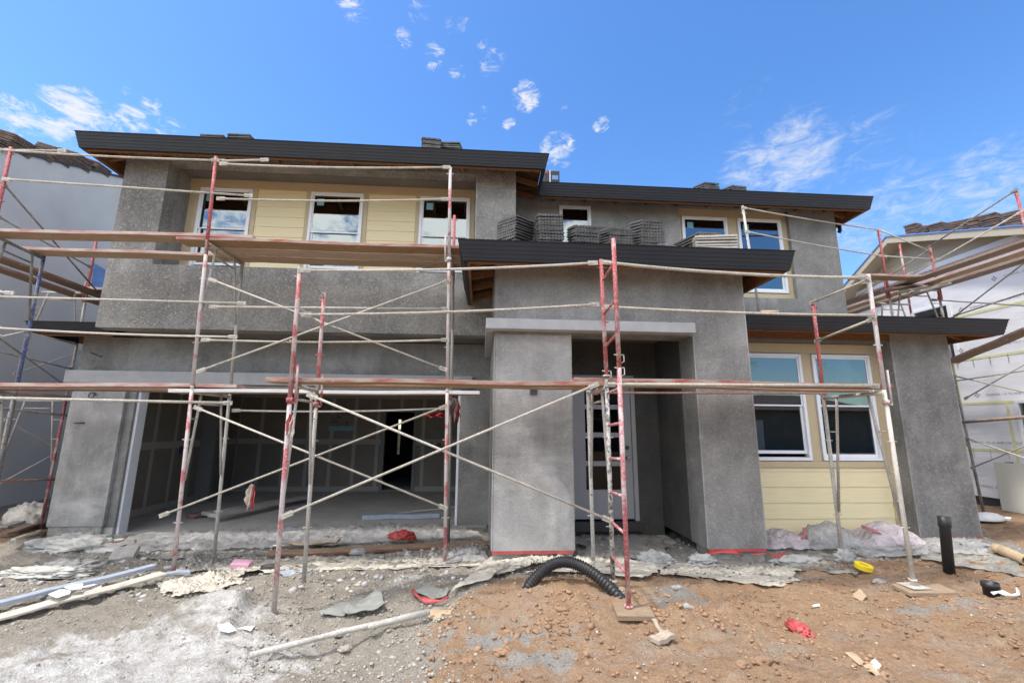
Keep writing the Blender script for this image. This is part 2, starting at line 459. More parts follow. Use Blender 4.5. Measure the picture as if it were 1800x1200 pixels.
# ------------------------------------------------------------------ mesh helpers
class MB:
    def __init__(s):
        s.v = []; s.f = []; s.sm = []
    def add(s, vs, fs, smooth=False):
        o = len(s.v)
        s.v += [tuple(v) for v in vs]
        for f in fs:
            s.f.append(tuple(i + o for i in f)); s.sm.append(smooth)
        return s
    def box(s, x0, x1, y0, y1, z0, z1):
        if x0 > x1: x0, x1 = x1, x0
        if y0 > y1: y0, y1 = y1, y0
        if z0 > z1: z0, z1 = z1, z0
        vs = [(x0, y0, z0), (x1, y0, z0), (x1, y1, z0), (x0, y1, z0), (x0, y0, z1), (x1, y0, z1), (x1, y1, z1), (x0, y1, z1)]
        return s.add(vs, [(3, 2, 1, 0), (4, 5, 6, 7), (0, 1, 5, 4), (1, 2, 6, 5), (2, 3, 7, 6), (3, 0, 4, 7)])
    def beam(s, a, b, w, h, up=(0, 0, 1)):          # box along a line, width sideways, height along 'up'
        a, b = Vector(a), Vector(b)
        d = (b - a).normalized()
        side = d.cross(Vector(up)).normalized() * (w / 2)
        u = side.normalized().cross(d) * (h / 2)
        vs = []
        for p in (a, b):
            vs += [p - side - u, p + side - u, p + side + u, p - side + u]
        return s.add(vs, [(0, 1, 2, 3)[::-1], (4, 5, 6, 7), (0, 1, 5, 4), (1, 2, 6, 5), (2, 3, 7, 6), (3, 0, 4, 7)])
    def tube(s, pts, r, seg=10, cap=True):
        pts = [Vector(p) for p in pts]
        n = len(pts)
        rings = []
        ref = None
        for i, p in enumerate(pts):
            d = (pts[min(i + 1, n - 1)] - pts[max(i - 1, 0)]).normalized()
            if ref is None:
                ref = Vector((1, 0, 0)) if abs(d.x) < .8 else Vector((0, 1, 0))
            a = (ref - d * ref.dot(d)).normalized()
            ref = a
            bb = d.cross(a)
            rr = r[i] if isinstance(r, (list, tuple)) else r
            rings.append([p + (a * math.cos(2 * PI * k / seg) + bb * math.sin(2 * PI * k / seg)) * rr for k in range(seg)])
        vs = [v for ring in rings for v in ring]
        fs = []
        for i in range(n - 1):
            for k in range(seg):
                k2 = (k + 1) % seg
                fs.append((i * seg + k, i * seg + k2, (i + 1) * seg + k2, (i + 1) * seg + k))
        s.add(vs, fs, True)
        if cap:
            o = len(s.v) - len(vs)
            s.f.append(tuple(o + k for k in range(seg))[::-1]); s.sm.append(False)
            s.f.append(tuple(o + (n - 1) * seg + k for k in range(seg))); s.sm.append(False)
        return s
    def grid_wall(s, u0, u1, z0, z1, d0, d1, holes, axis='x'):
        """wall in the u-z plane from depth d0 to d1 with rectangular holes (ua, ub, za, zb)"""
        us = sorted(set([u0, u1] + [max(u0, min(u1, h[k])) for h in holes for k in (0, 1)]))
        zs = sorted(set([z0, z1] + [max(z0, min(z1, h[k])) for h in holes for k in (2, 3)]))
        def solid(i, j):
            if i < 0 or j < 0 or i >= len(us) - 1 or j >= len(zs) - 1: return False
            cu, cz = (us[i] + us[i + 1]) / 2, (zs[j] + zs[j + 1]) / 2
            return not any(h[0] < cu < h[1] and h[2] < cz < h[3] for h in holes)
        def pt(u, d, z): return (u, d, z) if axis == 'x' else (d, u, z)
        for i in range(len(us) - 1):
            for j in range(len(zs) - 1):
                if not solid(i, j): continue
                a, b_, c, d = us[i], us[i + 1], zs[j], zs[j + 1]
                s.add([pt(a, d0, c), pt(b_, d0, c), pt(b_, d0, d), pt(a, d0, d)], [(0, 1, 2, 3)])
                s.add([pt(a, d1, c), pt(b_, d1, c), pt(b_, d1, d), pt(a, d1, d)], [(3, 2, 1, 0)])
                if not solid(i - 1, j): s.add([pt(a, d0, c), pt(a, d0, d), pt(a, d1, d), pt(a, d1, c)], [(0, 1, 2, 3)])
                if not solid(i + 1, j): s.add([pt(b_, d0, c), pt(b_, d1, c), pt(b_, d1, d), pt(b_, d0, d)], [(0, 1, 2, 3)])
                if not solid(i, j - 1): s.add([pt(a, d0, c), pt(a, d1, c), pt(b_, d1, c), pt(b_, d0, c)], [(0, 1, 2, 3)])
                if not solid(i, j + 1): s.add([pt(a, d0, d), pt(b_, d0, d), pt(b_, d1, d), pt(a, d1, d)], [(0, 1, 2, 3)])
        return s
    def build(s, name, mat, parent=None, bevel=0.0, merge=True):
        off = world_loc(parent) if parent else Vector((0, 0, 0))
        me = bpy.data.meshes.new(name)
        me.from_pydata([(v[0] - off.x, v[1] - off.y, v[2] - off.z) for v in s.v], [], s.f)
        me.polygons.foreach_set('use_smooth', s.sm)
        if merge:
            bm = bmesh.new(); bm.from_mesh(me)
            bmesh.ops.remove_doubles(bm, verts=bm.verts, dist=1e-5)
            bmesh.ops.recalc_face_normals(bm, faces=bm.faces)
            bm.to_mesh(me); bm.free()
        me.materials.append(MT[mat])
        o = bpy.data.objects.new(name, me)
        C.objects.link(o)
        if parent: o.parent = parent
        if bevel:
            bv = o.modifiers.new('bevel', 'BEVEL')
            bv.width = bevel; bv.segments = 2; bv.limit_method = 'ANGLE'
        return o

def world_loc(o):
    v = Vector((0, 0, 0))
    while o:
        v += o.location
        o = o.parent
    return v

def tag(o, label, cat, group=None, kind=None):
    if label: o['label'] = label
    if cat: o['category'] = cat
    if group: o['group'] = group
    if kind: o['kind'] = kind
    return o

def empty(name, loc, label, cat, group=None):
    o = bpy.data.objects.new(name, None)
    C.objects.link(o)
    o.location = loc
    o.empty_display_size = .2
    return tag(o, label, cat, group)

def recenter(o, loc):
    """give a top-level mesh an origin at its base"""
    d = Vector(loc)
    o.data.transform(Matrix.Translation(-d))
    o.location = d
    return o
# ------------------------------------------------------------------ building helpers
def gutter_mb(path, side, z, h=.24, lean=.055, ribs=5):
    """fascia gutter swept along a plan path; side=+1 puts the outside to the right of travel"""
    prof = []
    for k in range(ribs):
        za, zb = h * k / ribs, h * (k + 1) / ribs
        oa, ob = lean * k / ribs, lean * (k + 1) / ribs
        prof += [(oa, za), (ob - .003, zb - .012), (ob + .0035, zb - .009), (ob + .0035, zb - .003)]
    prof += [(lean + .012, h), (lean - .012, h), (-.045, .03), (-.045, 0)]
    pts = [Vector((p[0], p[1], 0)) for p in path]
    n = len(pts)
    mb = MB()
    rings = []
    for i, p in enumerate(pts):
        nrm = []
        for a, b in ((i - 1, i), (i, i + 1)):
            if a < 0 or b >= n: continue
            d = (pts[b] - pts[a]).normalized()
            nrm.append(Vector((d.y, -d.x, 0)) * side)
        o = nrm[0] if len(nrm) == 1 else (nrm[0] + nrm[1]) / (1 + nrm[0].dot(nrm[1]))
        rings.append([(p.x + o.x * q[0], p.y + o.y * q[0], z + q[1]) for q in prof])
    k = len(prof)
    vs = [v for r in rings for v in r]
    fs = []
    for i in range(n - 1):
        for j in range(k):
            j2 = (j + 1) % k
            fs.append((i * k + j, i * k + j2, (i + 1) * k + j2, (i + 1) * k + j))
    fs.append(tuple(range(k)))
    fs.append(tuple((n - 1) * k + j for j in range(k))[::-1])
    return mb.add(vs, fs)

def slab(mb, poly, t):
    """thin plate: polygon of 3d points thickened downwards by t"""
    n = len(poly)
    vs = [tuple(p) for p in poly] + [(p[0], p[1], p[2] - t) for p in poly]
    fs = [tuple(range(n)), tuple(range(n, 2 * n))[::-1]]
    fs += [(i, (i + 1) % n, n + (i + 1) % n, n + i) for i in range(n)]
    return mb.add(vs, fs)

def hip_y(x0, x1, y0, y1, z, s, back=True):
    """hip planes of a rectangular roof whose ridge runs along y"""
    xm, w = (x0 + x1) / 2, (x1 - x0) / 2
    zr = z + w * s
    ya, yb = y0 + w, (y1 - w if back else y1)
    pl = [[(x0, y0, z), (x1, y0, z), (xm, ya, zr)],
          [(x0, y1, z), (x0, y0, z), (xm, ya, zr), (xm, yb, zr)],
          [(x1, y0, z), (x1, y1, z), (xm, yb, zr), (xm, ya, zr)]]
    if back: pl.append([(x1, y1, z), (x0, y1, z), (xm, yb, zr)])
    return pl

def hip_x(x0, x1, y0, y1, z, s):
    ym, w = (y0 + y1) / 2, (y1 - y0) / 2
    zr = z + w * s
    xa, xb = x0 + w, x1 - w
    return [[(x0, y0, z), (x1, y0, z), (xb, ym, zr), (xa, ym, zr)],
            [(x1, y0, z), (x1, y1, z), (xb, ym, zr)],
            [(x0, y1, z), (x0, y0, z), (xa, ym, zr)],
            [(x1, y1, z), (x0, y1, z), (xa, ym, zr), (xb, ym, zr)]]

def roof(parent, planes):
    r = MB()
    for pl in planes: slab(r, pl, .028)
    o = r.build('roof', 'roof_felt', parent)
    d = MB()
    for pl in planes: slab(d, [(p[0], p[1], p[2] - .032) for p in pl], .02)
    d.build('roof_deck', 'orange_wood', o)
    return o

def lap(x0, x1, z0, z1, y, exp, axis='x'):
    mb = MB()
    z = z0
    while z < z1 - .01:
        zt = min(z + exp, z1)
        a, b = y - .013, y - .002
        if axis == 'x':
            vs = [(x0, a, z), (x1, a, z), (x1, b, zt), (x0, b, zt), (x0, y + .01, z), (x1, y + .01, z), (x1, y + .01, zt), (x0, y + .01, zt)]
        else:
            vs = [(a, x0, z), (a, x1, z), (b, x1, zt), (b, x0, zt), (y + .01, x0, z), (y + .01, x1, z), (y + .01, x1, zt), (y + .01, x0, zt)]
        mb.add(vs, [(0, 1, 2, 3), (0, 4, 5, 1), (3, 2, 6, 7), (0, 3, 7, 4), (1, 5, 6, 2), (4, 7, 6, 5)])
        z = zt
    return mb

def frame_box(mb, x0, x1, z0, z1, y0, y1, w, wb=None):
    wb = wb or w
    mb.box(x0, x1, y0, y1, z0, z0 + wb)
    mb.box(x0, x1, y0, y1, z1 - w, z1)
    mb.box(x0, x0 + w, y0, y1, z0 + wb, z1 - w)
    mb.box(x1 - w, x1, y0, y1, z0 + wb, z1 - w)
    return mb

def window(parent, x0, x1, z0, z1, y, zm, open_gap=0.0, sticker=True, gl='glass'):
    """single hung vinyl window; y = face of the frame"""
    o = frame_box(MB(), x0, x1, z0, z1, y, y + .075, .042).build('window', 'window_vinyl', parent, .004)
    a, b = x0 + .043, x1 - .043
    frame_box(MB(), a, b, zm - .02, z1 - .043, y + .014, y + .034, .022).build('upper_sash', 'window_vinyl', o, .002)
    MB().box(a + .021, b - .021, y + .022, y + .027, zm + .001, z1 - .064).build('pane', gl, o)
    zl = z0 + .043 + open_gap
    frame_box(MB(), a + .002, b - .002, zl, zm + .016 + open_gap, y + .037, y + .060, .034, .045).build('lower_sash', 'window_vinyl', o, .002)
    MB().box(a + .035, b - .035, y + .046, y + .051, zl + .044, zm - .019 + open_gap).build('pane', gl, o)
    if sticker:
        MB().box(a + .07, a + .19, y + .0195, y + .0215, z1 - .25, z1 - .12).build('sticker', 'label_teal', o)
    return o

def room(parent, x0, x1, y0, y1, z0, z1, mat='dark_room', name='room'):
    """five inner faces of a room, open towards the facade"""
    mb = MB()
    mb.box(x0, x1, y1, y1 + .05, z0, z1)
    mb.box(x0 - .05, x0, y0, y1 + .05, z0, z1)
    mb.box(x1, x1 + .05, y0, y1 + .05, z0, z1)
    mb.box(x0 - .05, x1 + .05, y0, y1 + .05, z0 - .05, z0 - .002)
    mb.box(x0 - .05, x1 + .05, y0, y1 + .05, z1 + .002, z1 + .05)
    return mb.build(name, mat, parent, merge=False)

# ------------------------------------------------------------------ the house
H = empty('house', (0, 7, 0), 'two storey house under construction in raw grey stucco behind red scaffolding', 'house')

# --- garage wall with pilaster and lintel trim
gx0, gx1 = -5.68, -.37
MB().grid_wall(-6.66, .50, -.02, 2.985, 7.75, 7.93, [(gx0, gx1, -1, 2.2)]).build('wall', 'stucco_mid', H)
MB().box(-6.62, -5.80, 7.68, 7.747, .005, 2.205).build('pilaster', 'stucco_smooth', H, .006)
MB().box(-6.72, -.17, 7.60, 7.746, 2.21, 2.41).build('lintel_trim', 'trim_coat', H, .006)
MB().box(-6.60, -5.83, 7.70, 7.745, -.35, .003).build('foundation', 'poly_dusty', H)
MB().box(-6.58, -5.70, 7.755, 7.92, -.35, -.022).build('foundation', 'concrete', H)
MB().box(-.36, .12, 7.755, 7.92, -.35, -.022).build('foundation', 'concrete', H)
# garage door jambs
j = MB()
j.box(-5.678, -5.64, 7.80, 7.98, -.14, 2.18)
j.box(-.41, -.372, 7.80, 7.98, -.14, 2.18)
j.box(-5.678, -.372, 7.80, 7.98, 2.181, 2.199)
j.build('door_jamb', 'window_vinyl', H)
# left side wall of the ground floor
MB().box(-6.655, -6.48, 7.93, 14.0, -.3, 2.98).build('wall', 'stucco_mid', H)

# --- garage interior
MB().box(-6.47, -6.42, 7.94, 12.5, -.13, 2.6).build('garage_wall', 'taped_drywall', H)
MB().box(-.32, -.27, 7.94, 12.5, -.13, 2.6).build('garage_wall', 'taped_drywall', H)
MB().box(-6.47, -.27, 7.94, 12.6, 2.6, 2.65).build('garage_ceiling', 'taped_drywall', H)
MB().grid_wall(-6.47, -.27, -.13, 2.6, 12.5, 12.62, [(-2.60, -1.84, -.1, 1.95)]).build('garage_wall', 'taped_drywall', H)
frame_box(MB(), -2.69, -1.75, -.12, 2.04, 12.47, 12.499, .085, .001).build('door_frame', 'drywall', H)
MB().box(-6.47, -.27, 7.62, 16.2, -.34, -.135).build('garage_floor', 'concrete', H)
# corner board where the side wall steps in, seen beside the post
MB().box(-6.419, -6.1, 10.9, 11.0, -.13, 2.6).build('garage_wall', 'drywall', H)
MB().box(-6.419, -6.36, 11.03, 11.95, -.12, 1.95).build('door', 'drywall', H)
for yy, zz in ((9.0, .95), (8.9, .28), (10.2, .95)):
    MB().box(-6.419, -6.412, yy, yy + .09, zz, zz + .15).build('outlet_box', 'outlet_blue', H)
for xx in (-1.42, -1.2):
    MB().box(xx, xx + .11, 12.49, 12.4985, 1.0, 1.13).build('outlet_box', 'black_plastic', H)
# hall beyond the garage door with a narrow window to the garden
hall = MB()
hall.grid_wall(-3.6, -.9, -.2, 2.6, 16.0, 16.1, [(-2.90, -2.80, .62, 1.80)])
hall.box(-3.65, -3.6, 12.63, 16.1, -.2, 2.6)
hall.box(-.9, -.85, 12.63, 16.1, -.2, 2.6)
hall.box(-3.65, -.85, 12.63, 16.1, 2.6, 2.65)
MB().box(-2.905, -2.795, 16.03, 16.036, .62, 1.45).build('pane', 'glass', H)
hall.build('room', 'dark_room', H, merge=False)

# --- upper storey, left: stucco with a deep recess
MB().grid_wall(-5.89, .51, 3.0, 6.0, 7.0, 7.25, [(-5.22, -.17, 4.03, 5.83)]).build('wall', 'stucco_rough', H)
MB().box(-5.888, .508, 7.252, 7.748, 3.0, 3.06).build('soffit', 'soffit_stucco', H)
MB().box(-5.885, -5.70, 7.252, 13.9, 3.0, 6.0).build('wall', 'stucco_rough', H)
MB().box(.33, .505, 7.252, 7.845, 3.07, 6.0).build('wall', 'stucco_mid', H)
rec = MB()
rec.box(-5.23, -5.19, 7.252, 7.56, 4.03, 5.82)
rec.box(-.20, -.165, 7.252, 7.56, 4.03, 5.82)
rec.box(-5.23, -.165, 7.252, 7.56, 3.96, 4.025)
rec.build('recess_reveal', 'stucco_mid', H)
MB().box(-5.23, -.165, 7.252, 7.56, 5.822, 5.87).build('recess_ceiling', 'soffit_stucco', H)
UW = [(-5.00, -4.11), (-3.11, -2.19), (-1.185, -.285)]
hl = [(a - .001, b + .001, 4.13, 5.651) for a, b in UW]
MB().grid_wall(-5.19, -.20, 4.025, 5.822, 7.535, 7.60, hl).build('wall', 'cream_trim', H)
gaps = [(-4.03, -3.19), (-2.11, -1.265)]
for a, b in gaps:
    lap(a, b, 4.03, 5.66, 7.53, .187).build('siding', 'cream_siding', H)
t = MB()
t.box(-5.188, -.202, 7.505, 7.534, 5.66, 5.82)
for a, b in UW:
    t.box(a - .079, a - .002, 7.508, 7.534, 4.03, 5.659)
    t.box(b + .002, b + .079, 7.508, 7.534, 4.03, 5.659)
t.build('window_trim', 'cream_trim', H, .003)
for k, (a, b) in enumerate(UW):
    window(H, a, b, 4.13, 5.65, 7.49, 4.90, .06)
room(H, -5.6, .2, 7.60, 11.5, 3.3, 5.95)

# --- upper storey, right
MB().grid_wall(.512, 7.0, 2.2, 6.0, 7.85, 7.945, [(1.41, 2.03, 4.45, 5.775), (3.78, 6.03, 4.03, 5.865)]).build('wall', 'stucco_mid', H)
MB().box(6.85, 6.998, 7.946, 14, 2.2, 6.0).build('wall', 'stucco_mid', H)
window(H, 1.412, 2.028, 4.452, 5.773, 7.84, 5.05, 0, False)
RW = [(3.86, 4.79), (5.0, 5.905)]
MB().grid_wall(3.75, 6.06, 4.0, 5.9, 7.948, 8.02, [(a, b, 4.15, 5.69) for a, b in RW]).build('wall', 'cream_trim', H)
t = MB()
t.box(3.782, 6.028, 7.925, 7.947, 5.70, 5.862)
t.box(3.782, 6.028, 7.925, 7.947, 4.033, 4.14)
for a, b in ((3.782, 3.85), (4.80, 4.99), (5.915, 6.028)):
    t.box(a, b, 7.928, 7.947, 4.141, 5.699)
t.build('window_trim', 'cream_trim', H, .003)
for a, b in RW: window(H, a + .002, b - .002, 4.152, 5.688, 7.905, 4.93)
room(H, .7, 6.8, 8.03, 11.5, 3.3, 5.95)

# --- porch block
pb = MB()
pb.grid_wall(.14, 3.43, .16, 3.80, 5.45, 5.80, [(1.11, 2.70, -1, 2.73)])
pb.build('porch_wall', 'stucco_mid', H)
MB().box(.135, .34, 5.802, 7.746, .10, 3.8).build('porch_wall', 'stucco_mid', H)
MB().box(2.715, 3.425, 5.802, 7.84, .16, 3.8).build('porch_wall', 'stucco_mid', H)
MB().box(.16, 1.105, 5.443, 5.4495, .165, 2.70).build('column_face', 'stucco_smooth', H)
lt = MB()
lt.box(.03, 2.66, 5.28, 5.442, 2.735, 2.865)
lt.box(.03, .134, 5.4425, 7.59, 2.735, 2.865)
lt.build('lintel_trim', 'trim_coat', H, .006)
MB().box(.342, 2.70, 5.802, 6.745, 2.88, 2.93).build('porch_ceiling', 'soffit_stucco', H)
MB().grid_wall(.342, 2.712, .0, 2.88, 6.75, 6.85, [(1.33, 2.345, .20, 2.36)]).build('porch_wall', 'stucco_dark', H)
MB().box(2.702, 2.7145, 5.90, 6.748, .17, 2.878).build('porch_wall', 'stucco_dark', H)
MB().box(.342, 2.712, 5.95, 6.749, -.2, .03).build('porch_floor', 'concrete_dust', H)
MB().box(1.30, 2.36, 6.66, 6.749, .10, .225).build('door_step', 'dark_flashing', H)
for a, b in ((.16, 1.09), (2.72, 3.41)):
    MB().box(a, b, 5.49, 5.78, -.2, .158).build('foundation', 'poly_dusty', H)
    MB().box(a - .01, b + .005, 5.444, 5.449, .130, .163).build('masking_tape', 'red_tape', H)
# front door with four lites
fo = MB()
fo.box(1.332, 1.385, 6.735, 6.83, .228, 2.358)
fo.box(2.28, 2.343, 6.735, 6.83, .228, 2.358)
fo.box(1.386, 2.279, 6.735, 6.83, 2.30, 2.358)
fo.build('door_frame', 'door_white', H, .003)
lites = [(.66, 1.00), (1.07, 1.42), (1.49, 1.84), (1.91, 2.20)]
dr = MB().grid_wall(1.388, 2.277, .25, 2.298, 6.775, 6.82, [(1.57, 2.09, a, b) for a, b in lites]).build('door', 'door_white', H)
for a, b in lites:
    MB().box(1.57, 2.09, 6.795, 6.803, a, b).build('pane', 'door_glass', dr)
kn = MB()
kn.tube([(2.205, 6.774, 1.13), (2.205, 6.755, 1.13)], .032, 14)
kn.tube([(2.205, 6.756, 1.13), (2.205, 6.735, 1.13), (2.205, 6.715, 1.13), (2.205, 6.70, 1.13)], [.012, .02, .03, .022], 14)
kn.build('door_knob', 'chrome', dr)
MB().tube([(2.205, 6.774, 1.27), (2.205, 6.75, 1.27)], .03, 14).build('deadbolt', 'wire_metal', dr)
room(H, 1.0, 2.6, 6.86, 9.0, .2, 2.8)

# --- ground floor, right
MB().box(5.98, 6.885, 6.04, 6.40, .137, 3.10).build('wall', 'stucco_mid', H)
MB().box(6.72, 6.88, 6.402, 14, .13, 3.10).build('wall', 'stucco_mid', H)
MB().box(6.0, 6.86, 6.08, 6.38, -.25, .135).build('foundation', 'poly_dusty', H)
MB().box(6.02, 6.88, 6.034, 6.039, .105, .138).build('masking_tape', 'red_tape', H)
LW = [(3.80, 4.715), (4.88, 5.79)]
MB().grid_wall(3.428, 5.978, .13, 3.05, 6.265, 6.38, [(a, b, 1.124, 2.662) for a, b in LW]).build('wall', 'cream_trim', H)
lap(3.43, 5.86, .13, 1.03, 6.26, .212).build('siding', 'cream_siding', H)
MB().box(3.44, 5.97, 6.285, 6.37, -.2, .128).build('foundation', 'dark_flashing', H)
t = MB()
t.box(3.43, 5.977, 6.232, 6.264, 2.675, 2.82)
t.box(3.43, 5.86, 6.228, 6.264, 1.031, 1.115)
t.box(5.862, 5.977, 6.234, 6.264, .13, 2.674)
for a, b in ((3.60, 3.79), (4.725, 4.87), (5.80, 5.861)):
    t.box(a, b, 6.238, 6.264, 1.116, 2.674)
t.build('window_trim', 'cream_trim', H, .003)
window(H, 3.802, 4.713, 1.126, 2.66, 6.215, 1.91, .05, gl='tinted_glass')
window(H, 4.882, 5.788, 1.126, 2.66, 6.215, 1.91, 0, gl='tinted_glass')
room(H, 3.5, 6.6, 6.39, 9.5, .2, 2.95)
MB().box(3.43, 6.88, 6.05, 6.26, 2.825, 2.86).build('soffit', 'soffit_stucco', H)

# --- roofs, gutters, rafters
zE = 5.71
r1 = roof(H, hip_y(-6.22, .93, 6.57, 14.5, 5.93, .25))
r2 = roof(H, hip_x(-2.5, 7.33, 7.42, 14.4, 5.925, .25))
r3 = roof(H, hip_y(-.235, 3.76, 5.02, 7.845, 3.71, .22, back=False))
r4 = roof(H, [[(3.435, 5.62, 3.07), (7.24, 5.62, 3.07), (5.02, 7.84, 3.73), (3.435, 7.84, 3.73)],
              [(7.24, 5.62, 3.07), (7.24, 7.84, 3.07), (5.02, 7.84, 3.73)]])
r5 = roof(H, [[(-7.06, 7.32, 3.11), (-5.895, 7.32, 3.11), (-5.895, 8.48, 3.40)],
              [(-7.06, 13.5, 3.11), (-7.06, 7.32, 3.11), (-5.895, 8.48, 3.40), (-5.895, 13.5, 3.40)]])
def gut(path, z, r, side=1, h=.24):
    gutter_mb(path, side, z, h).build('gutter', 'gutter_metal', r)
gut([(-6.24, 14.0), (-6.24, 6.55), (.95, 6.55), (.95, 7.38)], 5.71, r1, 1)
gut([(.97, 7.40), (7.35, 7.40), (7.35, 14.0)], 5.71, r2, 1)
gut([(-.255, 6.98), (-.255, 5.0), (3.78, 5.0), (3.78, 7.83)], 3.49, r3, 1)
gut([(3.45, 5.60), (7.26, 5.60), (7.26, 7.84)], 2.88, r4, 1, .21)
gut([(-7.08, 13.0), (-7.08, 7.30), (-5.9, 7.30)], 2.94, r5, 1, .19)
# (gutter paths run so that the outside lies on the given side)
def rafters(r, segs, z, slope, zoff=0.0):
    for (a, b) in segs:
        A, B = Vector((*a, z - .10 + zoff)), Vector((*b, 0))
        d = math.hypot(b[0] - a[0], b[1] - a[1])
        B.z = A.z + slope * d
        MB().beam(A, B, .045, .09).build('rafter', 'rafter_wood', r)
rafters(r1, [((x, 6.60), (x, 6.995)) for x in np.arange(-5.9, .7, .61)], 5.90, .25)
rafters(r1, [((-6.19, y), (-5.895, y)) for y in np.arange(7.0, 10.5, .61)], 5.90, .25)
rafters(r1, [((.90, y), (.515, y)) for y in np.arange(6.75, 7.7, .45)], 5.90, .25)
rafters(r1, [((-6.19, 6.62), (-5.80, 6.99))], 5.90, .25)
rafters(r2, [((x, 7.46), (x, 7.845)) for x in np.arange(1.3, 7.0, .61)], 5.90, .25)
rafters(r2, [((7.30, y), (7.005, y)) for y in np.arange(7.9, 11.0, .61)], 5.90, .25)
rafters(r2, [((7.29, 7.47), (6.92, 7.84))], 5.90, .25)
rafters(r3, [((x, 5.06), (x, 5.445)) for x in np.arange(.2, 3.6, .61)], 3.68, .22)
rafters(r3, [((-.20, y), (.13, y)) for y in np.arange(5.35, 7.2, .5)], 3.68, .22)
rafters(r3, [((3.72, y), (3.435, y)) for y in np.arange(5.4, 7.8, .55)], 3.68, .22)
rafters(r4, [((x, 5.66), (x, 6.035)) for x in np.arange(3.8, 7.0, .61)], 3.04, .29)
rafters(r4, [((7.20, y), (6.89, y)) for y in np.arange(6.1, 7.8, .55)], 3.04, .29)
rafters(r5, [((-7.02, y), (-6.67, y)) for y in np.arange(7.5, 10, .6)], 3.08, .25)
def fascia(r, boxes):
    mb = MB()
    for b in boxes: mb.box(*b)
    mb.build('fascia', 'rafter_wood', r)
fascia(r1, [(-6.19, .90, 6.597, 6.63, 5.695, 5.88), (-6.193, -6.16, 6.632, 13, 5.695, 5.88)])
fascia(r2, [(1.0, 7.30, 7.447, 7.48, 5.695, 5.88), (7.27, 7.303, 7.482, 13, 5.695, 5.88)])
fascia(r3, [(-.20, 3.72, 5.047, 5.08, 3.475, 3.66), (-.207, -.175, 5.082, 6.95, 3.475, 3.66), (3.70, 3.733, 5.082, 7.8, 3.475, 3.66)])
fascia(r4, [(3.46, 7.2, 5.647, 5.68, 2.868, 3.02), (7.18, 7.213, 5.682, 7.8, 2.868, 3.02)])
fascia(r5, [(-7.03, -5.9, 7.347, 7.38, 2.92, 3.07)])
# wall plate above the recess and other blocking behind the rafters
MB().box(-5.88, .50, 7.03, 7.2, 6.0, 6.04).build('blocking', 'rafter_wood', H)
MB().box(3.44, 6.8, 6.06, 6.25, 2.862, 3.16).build('blocking', 'rafter_wood', H)
# downspout outlet under the right gutter
MB().tube([(7.31, 8.1, 5.72), (7.31, 8.1, 5.60), (7.30, 8.13, 5.56)], .035, 10).build('downspout_outlet', 'gutter_metal', r2)
MB().tube([(7.22, 6.6, 2.89), (7.22, 6.6, 2.72)], .035, 10).build('downspout_outlet', 'gutter_metal', r4)
# wires and boxes left in the stucco
def stub(pts, r=.006, mat='wire_metal', name='wire_stub'):
    MB().tube(pts, r, 6).build(name, mat, H)
a = P(148, 743, 7.68)
stub([a, a + Vector((-.01, -.05, .0)), a + Vector((-.09, -.07, -.005))], .012)
a = P(165, 695, 7.68)
stub([a + Vector((math.cos(k * .7) * .05, -.02 - .004 * k, math.sin(k * .7) * .05)) for k in range(11)], .009)
a = P(160, 619, 7.75)
stub([a, a + Vector((.07, -.03, -.03)), a + Vector((.14, -.02, -.06)), a + Vector((.2, -.03, -.07))], .008)
b = P(938, 687, 5.44)
frame_box(MB(), b.x - .045, b.x + .045, b.z - .045, b.z + .045, 5.425, 5.4425, .016).build('junction_box', 'wire_metal', H)
MB().box(b.x - .03, b.x + .03, 5.438, 5.4425, b.z - .03, b.z + .03).build('junction_box', 'ink_dark', H)

# corner beads that show as pale lines on the arrises
for x, y, z0_, z1_, s_ in ((.14, 5.45, .165, 2.72, 1), (1.11, 5.45, .165, 2.72, -1), (2.70, 5.45, .165, 2.72, 1), (3.43, 5.45, .165, 3.6, -1), (5.98, 6.04, .14, 2.84, 1), (6.885, 6.04, .14, 2.9, -1), (-.17, 7.0, 4.04, 5.8, 1)):
    MB().box(x - .003 * s_, x + .012 * s_, y - .003, y + .010, z0_, z1_).build('corner_bead', 'stucco_smooth', H)

# --- notices pinned up in the garage
def lettering(txt, size, mat, parent, origin, xdir, updir, name='lettering', depth=.0015, bold=0.0):
    cu = bpy.data.curves.new('lettering', 'FONT')
    cu.body = txt
    cu.size = size
    cu.extrude = depth
    cu.offset = bold
    to = bpy.data.objects.new('lettering', cu)
    me = bpy.data.meshes.new_from_object(to)
    bpy.data.objects.remove(to)
    bpy.data.curves.remove(cu)
    xd, ud = Vector(xdir).normalized(), Vector(updir).normalized()
    nd_ = xd.cross(ud)
    mm = Matrix.Identity(4)
    off = world_loc(parent) if parent else Vector((0, 0, 0))
    for i in range(3):
        mm[i][0], mm[i][1], mm[i][2], mm[i][3] = xd[i], ud[i], nd_[i], Vector(origin)[i] - off[i]
    me.transform(mm)
    me.materials.clear()
    me.materials.append(MT[mat])
    o = bpy.data.objects.new(name, me)
    C.objects.link(o)
    if parent: o.parent = parent
    return o
a, b = P(580, 727, 12.49), P(621, 757, 12.49)
sg = MB().box(a.x, b.x, 12.484, 12.489, b.z, a.z).build('notice', 'drywall', None)
tag(sg, 'pale notice with handwriting and a teal foot on the garage back wall', 'notice')
recenter(sg, (a.x, 12.489, b.z))
MB().box(a.x, b.x, 12.480, 12.4835, b.z, b.z + .13).build('colour_band', 'label_teal', sg)
for k, (tx, s_) in enumerate((('......AL', .10), ('CITI ...... up', .10), ('1M16  05', .13))):
    lettering(tx, s_, 'ink_dark', sg, (a.x + .05, 12.482, a.z - .12 - .13 * k), (1, 0, 0), (0, 0, 1), bold=.003)
